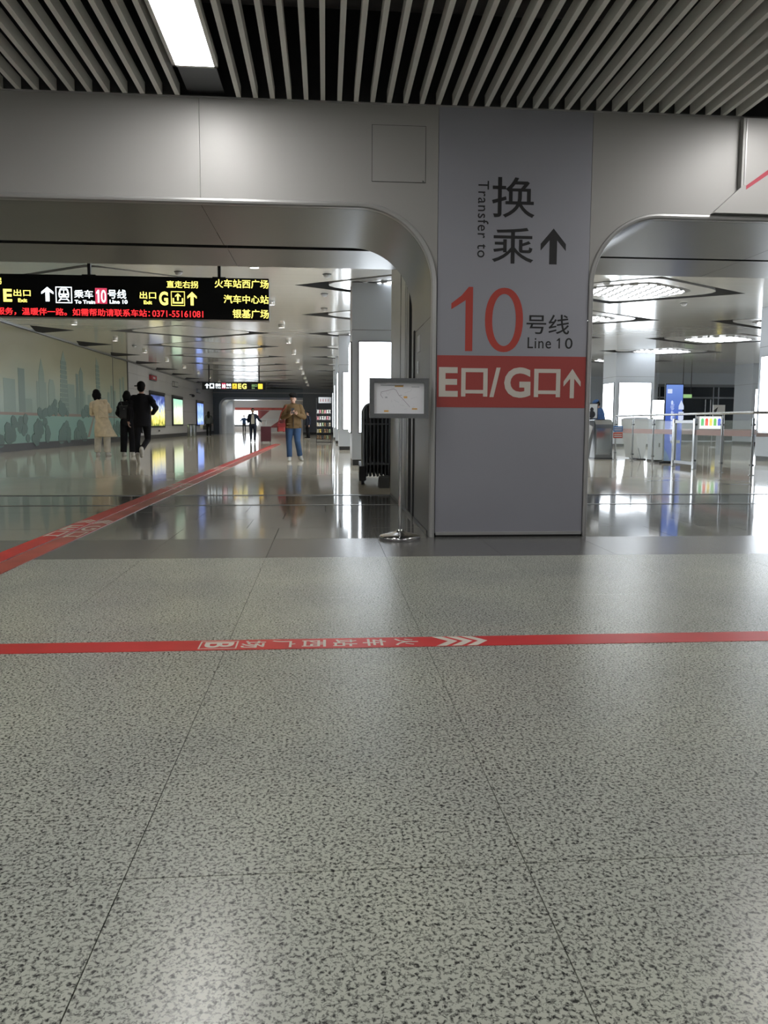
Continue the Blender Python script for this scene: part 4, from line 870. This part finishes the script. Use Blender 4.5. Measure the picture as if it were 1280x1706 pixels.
def person(label, loc, rz, sc, pose, top, bottom, shoe, vox=.008, lean=0., tilt=0., hair='short', skirt=None, wide=1., hem=.86, fat=1., face=True, group=None, nod=0., collar=None, inner=None):
    t = thing('person', label, 'person', loc, rz); t.scale = (sc, sc, sc)
    P = dict(hip=.92, sh=((.168, 0, 1.385), (-.168, 0, 1.385)), el=((.24, .03, 1.12), (-.24, .03, 1.12)), wr=((.25, -.04, .87), (-.25, -.04, .87)),
             hd=((0, -.1, -1), (0, -.1, -1)), kn=((.10, -.02, .50), (-.10, -.02, .50)), an=((.10, .02, .085), (-.10, .02, .085)),
             toe=((.12, -.16, .035), (-.12, -.16, .035)), hn=((-1, 0, 0), (1, 0, 0)), curl=.55)
    P.update(pose)
    Ml = Matrix.Rotation(lean, 4, 'X') @ Matrix.Rotation(tilt, 4, 'Y'); piv = V((0, 0, .95))
    U = lambda p: piv+(Ml.to_3x3() @ (V(p)-piv))
    M3 = Ml.to_3x3(); hs = [V(((.09, -.09)[i], 0, P['hip'])) for i in (0, 1)]
    H0 = U((0, -.005, 1.50)); Mh = M3 @ Matrix.Rotation(nod, 3, 'X') @ Matrix.Rotation(P.get('turn', 0), 3, 'Z')
    Hd = lambda p: H0+Mh @ (V(p)-V((0, -.005, 1.50)))
    sh = [U(p) for p in P['sh']]; el = [U(p) for p in P['el']]; wr = [U(p) for p in P['wr']]
    b = MB()
    b.ell((0, 0, .95), (.150, .105, .12)); b.ell(U((0, 0, 1.13)), (.130, .095, .17), m=M3); b.ell(U((0, .0, 1.30)), (.155, .105, .16), m=M3)
    b.cap(sh[0], sh[1], .05, .05); b.cap(U((0, .01, 1.38)), Hd((0, 0, 1.53)), .052, .048)
    b.ell(Hd((0, -.005, 1.605)), (.074, .092, .108), 18, 12, Mh); b.ell(Hd((0, -.035, 1.545)), (.052, .062, .055), 14, 8, Mh)
    b.cap(Hd((0, -.092, 1.60)), Hd((0, -.112, 1.575)), .009, .013, 8)
    b.cap(Hd((-.028, -.088, 1.622)), Hd((.028, -.088, 1.622)), .010, .010, 8)
    for s_ in (1, -1):
        b.ell(Hd((.075*s_, .005, 1.592)), (.010, .020, .030), 8, 6, Mh)
        i = 0 if s_ > 0 else 1
        b.cap(sh[i], el[i], .046, .036); b.cap(el[i], wr[i], .036, .024)
        hand(b, wr[i]+(wr[i]-el[i]).normalized()*.01, M3 @ V(P['hd'][i]), M3 @ V(P['hn'][i]), P['curl'], thumb=P.get('thumb', (-1, 1))[i])
        b.cap(hs[i], P['kn'][i], .082, .052); b.cap(P['kn'][i], P['an'][i], .052, .036); b.cap(P['an'][i], P['toe'][i], .034, .024)
    bd = fuse(b, 'body', M['skin'], t, vox=vox, smooth=2)
    if face:
        for s_ in (1, -1):
            e_ = MB().ell(Hd((.028*s_, -.0865, 1.602)), (.013, .008, .0065), 10, 6, Mh).build('eye', M['paper'], t); MB().ell(Hd((.028*s_, -.0935, 1.602)), (.006, .004, .006), 8, 6, Mh).build('iris', M['dark'], e_)
            MB().cap(Hd((.014*s_, -.094, 1.624)), Hd((.043*s_, -.088, 1.626)), .004, .003, 6).build('eyebrow', M['hair'], t)
        MB().ell(Hd((0, -.094, 1.545)), (.021, .008, .0065), 10, 6, Mh).build('mouth', mat('lips', (.35, .10, .09), .5), t)
    # hair
    h = MB()
    if hair in ('short', 'cap', 'bob', 'long', 'beret'):
        h.ell(Hd((0, .018, 1.635)), (.087, .097, .095), 18, 12, Mh); h.ell(Hd((0, .045, 1.58)), (.080, .065, .085), 16, 10, Mh)
    if hair == 'short': h.ell(Hd((.0, -.055, 1.685)), (.06, .04, .03), 10, 8, Mh); h.ell(Hd((.01, .06, 1.70)), (.02, .02, .025), 8, 6, Mh)
    if hair == 'bob': h.ell(Hd((0, .03, 1.57)), (.115, .10, .11), 16, 10, Mh); h.ell(Hd((.05, .02, 1.50)), (.05, .06, .07), 12, 8, Mh); h.ell(Hd((-.05, .02, 1.50)), (.05, .06, .07), 12, 8, Mh)
    if hair == 'long': h.cap(Hd((0, .05, 1.58)), Hd((0, .095, 1.30)), .095, .075); h.cap(Hd((.04, .05, 1.5)), Hd((.07, .08, 1.25)), .06, .04); h.cap(Hd((-.04, .05, 1.5)), Hd((-.07, .08, 1.25)), .06, .04)
    fuse(h, 'hair', M['hair'], t, vox=max(.010, vox), smooth=2)
    if hair == 'beret': MB().ell(Hd((-.01, .01, 1.695)), (.105, .108, .042), 20, 10, Mh).ell(Hd((0, 0, 1.665)), (.090, .10, .03), 20, 8, Mh).build('beret', M['hair'], t)
    if hair == 'cap': MB().ell(Hd((0, .005, 1.665)), (.094, .104, .06), 20, 10, Mh).ell(Hd((0, -.105, 1.655)), (.06, .06, .010), 14, 6, Mh).build('cap', top, t)
    # jacket, coat
    j = MB()
    prof = [(1.455, .07, .068), (1.43, .115, .085), (1.39, .155, .10), (1.30, .175, .122), (1.15, .165, .122), (1.02, .163, .122), (.92, .172, .13), (hem, .180, .135)]
    if skirt: prof = prof[:-1]+[(.85, .195, .15)]+skirt
    prof = [p for p in prof if p[0] >= hem-.001 or skirt]
    nn = 28; vs = []; fs = []
    for z, rx, ry, *c in prof:
        cxo, cyo = (c+[0, 0])[:2] if c else (0, 0); fold = .0 if z > .9 else (.9-z)*.07
        for i in range(nn):
            a = 2*PI*i/nn; k_ = 1+fold*math.sin(a*7+z*3); q = V((rx*fat*k_*math.cos(a)+cxo, ry*fat*k_*math.sin(a)+cyo, z)); vs.append(U(q) if z > .8 else q+(U((0, 0, .8))-V((0, 0, .8)))*max(0, (z-.3)/.5))
    m_ = len(prof)
    for q in range(m_-1):
        for i in range(nn): fs.append((q*nn+i, q*nn+(i+1) % nn, (q+1)*nn+(i+1) % nn, (q+1)*nn+i))
    fs.append(tuple(range(nn))); fs.append(tuple(range((m_-1)*nn, m_*nn))[::-1]); j.add(vs, fs, True)
    j.cap(sh[0]*.92+U((0, 0, 1.36))*.08, sh[1]*.92+U((0, 0, 1.36))*.08, .062, .062)
    for i in (0, 1):
        wq = wr[i]+(el[i]-wr[i]).normalized()*.02
        j.cap(sh[i]+V((0, 0, -.015)), el[i], .066*fat, .056*fat); j.cap(el[i], wq, .056*fat, .042*fat)
        j.ell((sh[i]+el[i])/2+V((0, .01, .03)), (.065*fat, .065*fat, .05)); j.ell(el[i]+V((0, 0, .02)), (.060*fat, .060*fat, .05))
    fuse(j, 'jacket' if not skirt else 'coat', top, t, vox=max(.010, vox), smooth=3)
    if collar: MB().lathe([(.062, 0), (.078, .01), (.082, .05), (.070, .065), (.060, .06)], 20, U((0, .005, 1.40))).build('collar', collar, t)
    if inner: MB().add([U((-.05, -.132*fat, 1.40)), U((.05, -.132*fat, 1.40)), U((.085, -.150*fat, 1.1)), U((.08, -.150*fat, .93)), U((-.08, -.150*fat, .93)), U((-.085, -.150*fat, 1.1)), U((-.05, -.10*fat, 1.40)), U((.05, -.10*fat, 1.40)), U((.085, -.10*fat, 1.1)), U((.08, -.10*fat, .93)), U((-.08, -.10*fat, .93)), U((-.085, -.10*fat, 1.1))], [(0, 1, 2, 3, 4, 5), (6, 7, 8, 9, 10, 11)]+[(i, (i+1) % 6, (i+1) % 6+6, i+6) for i in range(6)]).build('shirt', inner, t)
    # trousers
    tr_ = MB(); tr_.ell((0, .0, .93), (.165*fat, .125*fat, .11))
    for i in (0, 1):
        kn = V(P['kn'][i]); an = V(P['an'][i]); a2 = an+(kn-an).normalized()*.02
        tr_.cap(hs[i]-V((0, 0, .02)), kn, .100*fat, .070*wide); tr_.cap(kn, a2+(kn-an).normalized()*.05*wide, .070*wide, .060*wide); tr_.cyl(kn, a2, .066*wide, .062*wide, 16)
    fuse(tr_, 'trousers', bottom, t, vox=max(.010, vox), smooth=2)
    for i in (0, 1):
        an = V(P['an'][i]); to = V(P['toe'][i]); dd = (to-an); ax = dd.normalized(); heel = an-V((ax.x, ax.y, 0))*.045+V((0, 0, -.04))
        if P.get('toedown', (0, 0))[i]: heel = an+V((0, .05, -.01))
        s_ = MB(); s_.cap(heel, to, .043, .036); s_.cap(an+V((0, 0, -.01)), (an+to)/2, .046, .040); s_.cap(an, an+V((0, 0, .02)), .044, .044)
        so = fuse(s_, 'shoe', shoe, t, vox=.010, smooth=2)
        MB().cap(heel+V((0, 0, -.022)) if not P.get('toedown', (0, 0))[i] else heel+V((0, .03, -.005)), to+V((0, 0, -.014)), .036, .031).build('sole', M['sole'], so)
    return t, U
M['sole'] = mat('shoe_sole', (.42, .40, .36), .6)
cream = cloth('cream_coat', (.74, .63, .46)); black = cloth('black_wool', (.012, .012, .015)); white_c = cloth('white_cloth', (.68, .64, .56)); brown = cloth('brown_jacket', (.14, .088, .04))
jeans = cloth('blue_jeans', (.045, .085, .17)); navy = cloth('navy_cloth', (.03, .035, .055)); grey_c = cloth('grey_cloth', (.07, .075, .08)); blue_c = cloth('blue_jacket', (.06, .12, .27)); wsh = cloth('white_shoe', (.55, .54, .50), .6)

coat_s = [(.72, .225, .175, -.01, 0), (.62, .255, .195, -.04, .0), (.50, .285, .21, -.09, .0)]
t1, U1 = person('woman in cream trench coat and white trousers seen from behind, carrying a cream bag', (-5.84, 20.6, 0), R(178), 1.02,
    dict(kn=((.11, -.01, .50), (-.11, -.01, .50)), an=((.13, .01, .085), (-.12, .01, .085)), toe=((.15, -.15, .035), (-.14, -.15, .035)), el=((.24, -.02, 1.13), (-.24, -.03, 1.13)), wr=((.16, -.2, 1.12), (-.16, -.2, 1.12)), hd=((-.3, -1, .2), (.3, -1, .2))),
    cream, white_c, wsh, vox=.009, tilt=R(-10+20), hair='bob', skirt=coat_s, wide=1.35, hem=.5, face=False)
t2, U2 = person('person all in black with a black backpack, between cream coat and dark suit', (-5.22, 20.75, 0), R(180), 1.0,
    dict(an=((.12, .02, .085), (-.12, .02, .085)), kn=((.11, -.02, .5), (-.11, -.02, .5)), el=((.26, -.02, 1.12), (-.26, .0, 1.12)), wr=((.18, -.18, 1.0), (-.24, -.16, .95))),
    black, black, wsh, vox=.010, hair='bob', wide=1.35, hem=.80, fat=1.06, face=False)
t3, U3 = person('man in black suit walking away with one heel raised', (-3.97, 17.0, 0), R(184), 1.03,
    dict(kn=((.10, .02, .52), (-.09, -.12, .50)), an=((.08, .16, .20), (-.01, .20, .30)), toe=((.07, .10, .035), (-.02, .26, .17)), toedown=(1, 1),
         el=((.24, .08, 1.12), (-.30, .09, 1.16)), wr=((.28, -.02, .90), (-.20, -.14, 1.05)), hd=((0, -.1, -1), (.5, -1, .1)), sh=((.17, 0, 1.385), (-.17, 0, 1.385))),
    black, black, wsh, vox=.008, hair='short', wide=.88, hem=.78, face=False, fat=1.02, collar=black)
t4, U4 = person('woman in brown jacket, blue jeans and dark beret walking forward looking at her phone', (-.75, 18.15, 0), R(4), .925,
    dict(kn=((.10, -.05, .52), (-.11, .02, .52)), an=((.17, .09, .12), (-.10, -.06, .085)), toe=((.22, -.06, .035), (-.12, -.22, .035)),
         el=((.265, -.05, 1.12), (-.265, -.05, 1.11)), wr=((.09, -.25, 1.20), (-.08, -.25, 1.20)), hd=((-.7, -.3, .5), (.75, -.3, .5)), hn=((0, .5, .9), (0, .5, .9)), curl=.7, turn=R(-8)),
    brown, jeans, wsh, vox=.007, lean=R(4), nod=R(22), hair='beret', wide=1.12, hem=.84, fat=1.22, collar=brown)
t5, U5 = person('man in open dark jacket and white shirt pulling a maroon suitcase', (-3.36, 36.0, 0), R(6), .92,
    dict(el=((.30, .02, 1.15), (-.25, .03, 1.14)), wr=((.46, -.10, 1.03), (-.23, -.1, .98)), hd=((.4, 0, -1), (0, -.3, -1)), kn=((.10, -.1, .5), (-.10, .02, .5)), an=((.09, .02, .10), (-.10, .1, .12)), toe=((.10, -.15, .035), (-.12, -.06, .035))),
    navy, navy, cloth('dark_shoe', (.03, .03, .03), .5), vox=.011, hair='short', hem=.82, fat=1.1, inner=white_c)
t6, U6 = person('long-haired woman in grey top walking away near the blue poster', (-7.78, 52.0, 0), R(182), .97, {}, grey_c, black, black, vox=.014, hair='long', hem=.86, fat=1.1, face=False)
t7, U7 = person('distant person in blue-grey silhouetted before the bright far window', (-8.30, 79.5, 0), R(0), 1.0, dict(el=((.32, .0, 1.15), (-.32, 0, 1.15)), wr=((.30, -.14, 1.2), (-.38, -.05, 1.0))), blue_c, grey_c, black, vox=.016, hair='short', hem=.85, face=False, fat=1.15)
t8, U8 = person('dark-clothed person standing beside the toy rack', (-1.02, 45.5, 0), R(-60), .93, {}, navy, black, black, vox=.014, hair='short', hem=.82, face=False, fat=1.15)
t9, U9 = person('person in blue cap and blue jacket bending over behind the ticket gate', (7.95, 21.6, 0), R(-80), .95, dict(el=((.25, -.06, 1.12), (-.25, -.06, 1.12)), wr=((.2, -.26, 1.0), (-.2, -.26, 1.0)), hd=((0, -1, -.3), (0, -1, -.3))), blue_c, navy, black, vox=.011, lean=R(14), nod=R(10), hair='cap', hem=.82, fat=1.2, face=True)

# jacket details of the woman in front
zp = MB()
for k in range(9): z = .86+.055*k; zp.box(-.006, .006, -.185+.004*abs(k-3), -.160, z, z+.05)
zp.build('zip', M['dark'], t4)
for sx in (-1, 1): MB().box(sx*.115-.055, sx*.115+.055, -.172, -.14, .93, .955).build('pocket_flap', brown, t4)
MB().cap((-.17, -.10, .865), (.17, -.10, .865), .022, .022).cap((-.17, .10, .865), (.17, .10, .865), .022, .022).build('waist_hem', brown, t4)
# bags and other carried things
def bag(name, label, cat, loc, rz, w_, d_, h_, m, straps=None, rnd=.03, flap=True):
    t = thing(name, label, cat, loc, rz)
    b = MB(); 
    for sx in (-1, 1):
        for sy in (-1, 1): b.cap((sx*(w_/2-rnd), sy*(d_/2-rnd), rnd), (sx*(w_/2-rnd)*.88, sy*(d_/2-rnd)*.85, h_-rnd), rnd, rnd, 10)
    b.box(-w_/2+rnd*.3, w_/2-rnd*.3, -d_/2+rnd*.6, d_/2-rnd*.6, rnd*.5, h_-rnd*.5).box(-w_/2+rnd, w_/2-rnd, -d_/2+.004, d_/2-.004, rnd, h_-rnd)
    fuse(b, 'bag_body', m, t, vox=.010, smooth=4)
    if straps:
        for s_ in straps: MB().tube([V(p) for p in s_], .011, 8).build('strap', m, t)
    return t
b = bag('shoulder_bag', 'cream cloth bag on the back of the woman in the trench coat', 'bag', (-5.73, 20.36, .99), R(4), .24, .13, .36, cream, [[(-.07, .03, .34), (-.10, .10, .42), (-.10, .18, .50)], [(.07, .03, .34), (.08, .10, .42), (.06, .18, .48)]])
MB().cyl((-.08, -.07, .26), (.08, -.07, .10), .010, n=8).build('drawstring', cream, b)
b = bag('backpack', 'black leather backpack worn by the person in black', 'backpack', (-5.22, 20.48, .98), 0, .27, .13, .36, mat('black_leather', (.02, .02, .022), .3), [[(-.07, .02, .33), (-.11, .06, .45), (-.12, .15, .52)], [(.07, .02, .33), (.11, .06, .45), (.12, .15, .52)]])
MB().box(-.10, .10, -.085, -.055, .04, .19).build('front_pocket', M['dark'], b); MB().ell((0, -.07, .26), (.012, .008, .012), 10, 6).build('clasp', M['chrome'], b)
b = bag('handbag', 'dark handbag with pale charms held between the two people in black', 'bag', (-4.97, 20.88, .60), 0, .26, .12, .22, M['dark'], [[(-.08, 0, .2), (-.05, 0, .32), (.05, 0, .32), (.08, 0, .2)]])
for i, c in enumerate(((.6, .5, .2), (.6, .6, .6), (.55, .5, .25))): MB().ell((-.09+.05*i, -.08, .16-.04*i+.02*(i % 2)), (.03, .02, .035), 10, 7).build('charm', mat('charm', c, .5), b)
b = bag('shoulder_bag', 'red shoulder bag at the hip of the woman in the brown jacket', 'bag', (-1.03, 18.05, .68), R(10), .19, .11, .22, mat('red_leather', (.30, .035, .03), .4), [[(-.06, 0, .22), (.0, -.03, .45), (.12, -.08, .62)], [(.07, 0, .22), (.09, .0, .45), (.14, .02, .62)]])
MB().box(-.10, .10, -.066, -.055, .12, .2).build('flap', mat('dark_red', (.2, .02, .02), .4), b)
b = thing('phone', 'dark phone held in both hands by the woman in the brown jacket', 'phone', (-.75, 17.86, 1.15)); MB().box(-.036, .036, -.005, .005, -.04, .10, Matrix.Rotation(R(-30), 4, 'X')).build('case', M['dark'], b); MB().box(-.032, .032, .005, .007, -.035, .095, Matrix.Rotation(R(-30), 4, 'X')).build('screen', M['paper'], b)
# suitcase
sc_ = thing('suitcase', 'maroon hard suitcase with raised handle beside the man in the open jacket', 'suitcase', (-2.73, 35.6, 0), R(4))
mm = mat('maroon_shell', (.13, .03, .045), .35)
sb = MB().box(-.23, .23, -.12, .12, .06, .74).build('shell', mm, sc_)
for x in (-.15, -.075, 0, .075, .15): MB().box(x-.012, x+.012, -.126, -.12, .10, .70).build('rib', mm, sc_)
MB().box(-.235, .235, -.006, .006, .055, .745).build('zip', M['dark'], sc_)
for x in (-.19, .19):
    for y in (-.09, .09): MB().cyl((x-.012, y, .03), (x+.012, y, .03), .03, n=14).box(x-.015, x+.015, y-.02, y+.02, .03, .07).build('wheel', M['dark'], sc_)
MB().cyl((-.18, .06, .74), (-.18, .06, 1.0), .008).cyl((-.0, .06, .74), (-.0, .06, 1.0), .008).cyl((-.19, .06, 1.0), (.01, .06, 1.0), .014).build('pull_handle', M['steel'], sc_)
b = bag('shopping_bag', 'white carrier bag hanging from the hand of the long-haired woman', 'bag', (-8.22, 52.0, .50), 0, .26, .14, .30, white_c, [[(-.06, 0, .28), (0, 0, .38), (.06, 0, .28)]])
b = bag('handbag', 'black handbag beside the white carrier bag of the long-haired woman', 'bag', (-8.02, 51.85, .44), 0, .24, .13, .28, M['dark'], [[(-.06, 0, .26), (0, 0, .40), (.06, 0, .26)]])

# toy rack
tk = thing('toy_rack', 'tall wire display rack packed with soft toys beside the third column', 'display rack', (-.07, 36.2, 0))
for x in (-.34, .34):
    for y in (-.22, .22): MB().cyl((x, y, .02), (x, y, 1.55 if y < 0 else 2.1), .012).build('upright', M['dark'], tk)
for k in range(5): MB().box(-.36, .36, -.24, .24, .14+.30*k, .155+.30*k).build('shelf', M['dark'], tk); 
MB().box(-.24, .36, .16, .2, 1.85, 2.13).build('header_sign', M['paper'], tk)
for k in range(4): MB().box(-.16+.12*k, -.13+.12*k, .157, .16, 1.92, 2.05).build('print_mark', M['red'], tk)
MB().box(-.38, .38, -.26, .26, 0, .02).build('base', M['dark'], tk)
TC = [('pink soft toy on the rack', (.62, .28, .30)), ('cream soft toy on the rack', (.60, .52, .38)), ('white soft toy on the rack', (.66, .64, .60)), ('yellow soft toy on the rack', (.60, .45, .12)), ('brown soft toy on the rack', (.25, .15, .08)), ('dark soft toy on the rack', (.06, .06, .06)), ('pale green soft toy on the rack', (.35, .42, .25))]
protos = []
for lb, c in TC:
    t = thing('soft_toy', lb, 'toy', (0, 0, 0), group=lb.replace(' soft toy on the rack', '')+' soft toys on the rack'); m_ = mat('plush', c, .95)
    MB().ell((0, 0, .06), (.055, .045, .06), 10, 7).ell((.04, -.03, .02), (.022, .035, .02), 8, 5).ell((-.04, -.03, .02), (.022, .035, .02), 8, 5).build('toy_body', m_, t)
    h = MB().ell((0, -.005, .145), (.048, .043, .043), 10, 7).build('head', m_, t); MB().ell((.035, 0, .185), (.017, .01, .02), 7, 5).build('ear', m_, t); MB().ell((-.035, 0, .185), (.017, .01, .02), 7, 5).build('ear', m_, t)
    protos.append([t, False])
rg = random.Random(11)
for k in range(5):
    for i in range(6):
        pi_ = rg.choice([0, 0, 1, 2, 2, 1, 6] if k >= 3 else [1, 3, 3, 4, 5, 6, 2]); pr, used = protos[pi_]
        o = pr if not used else copy_tree(pr); protos[pi_][1] = True
        z = .156+.30*k if k < 5 else 1.50; 
        if k == 5: z = 1.356+.20
        if k == 5: continue
        o.location = (-.07-.28+.112*i, 36.2-.14+rg.uniform(-.03, .03), z); o.rotation_euler = (0, 0, rg.uniform(-.5, .5)); s_ = rg.uniform(.86, .95); o.scale = (s_,)*3
for pr, used in protos:
    if not used:
        for c in list(pr.children): bpy.data.objects.remove(c)
        bpy.data.objects.remove(pr)
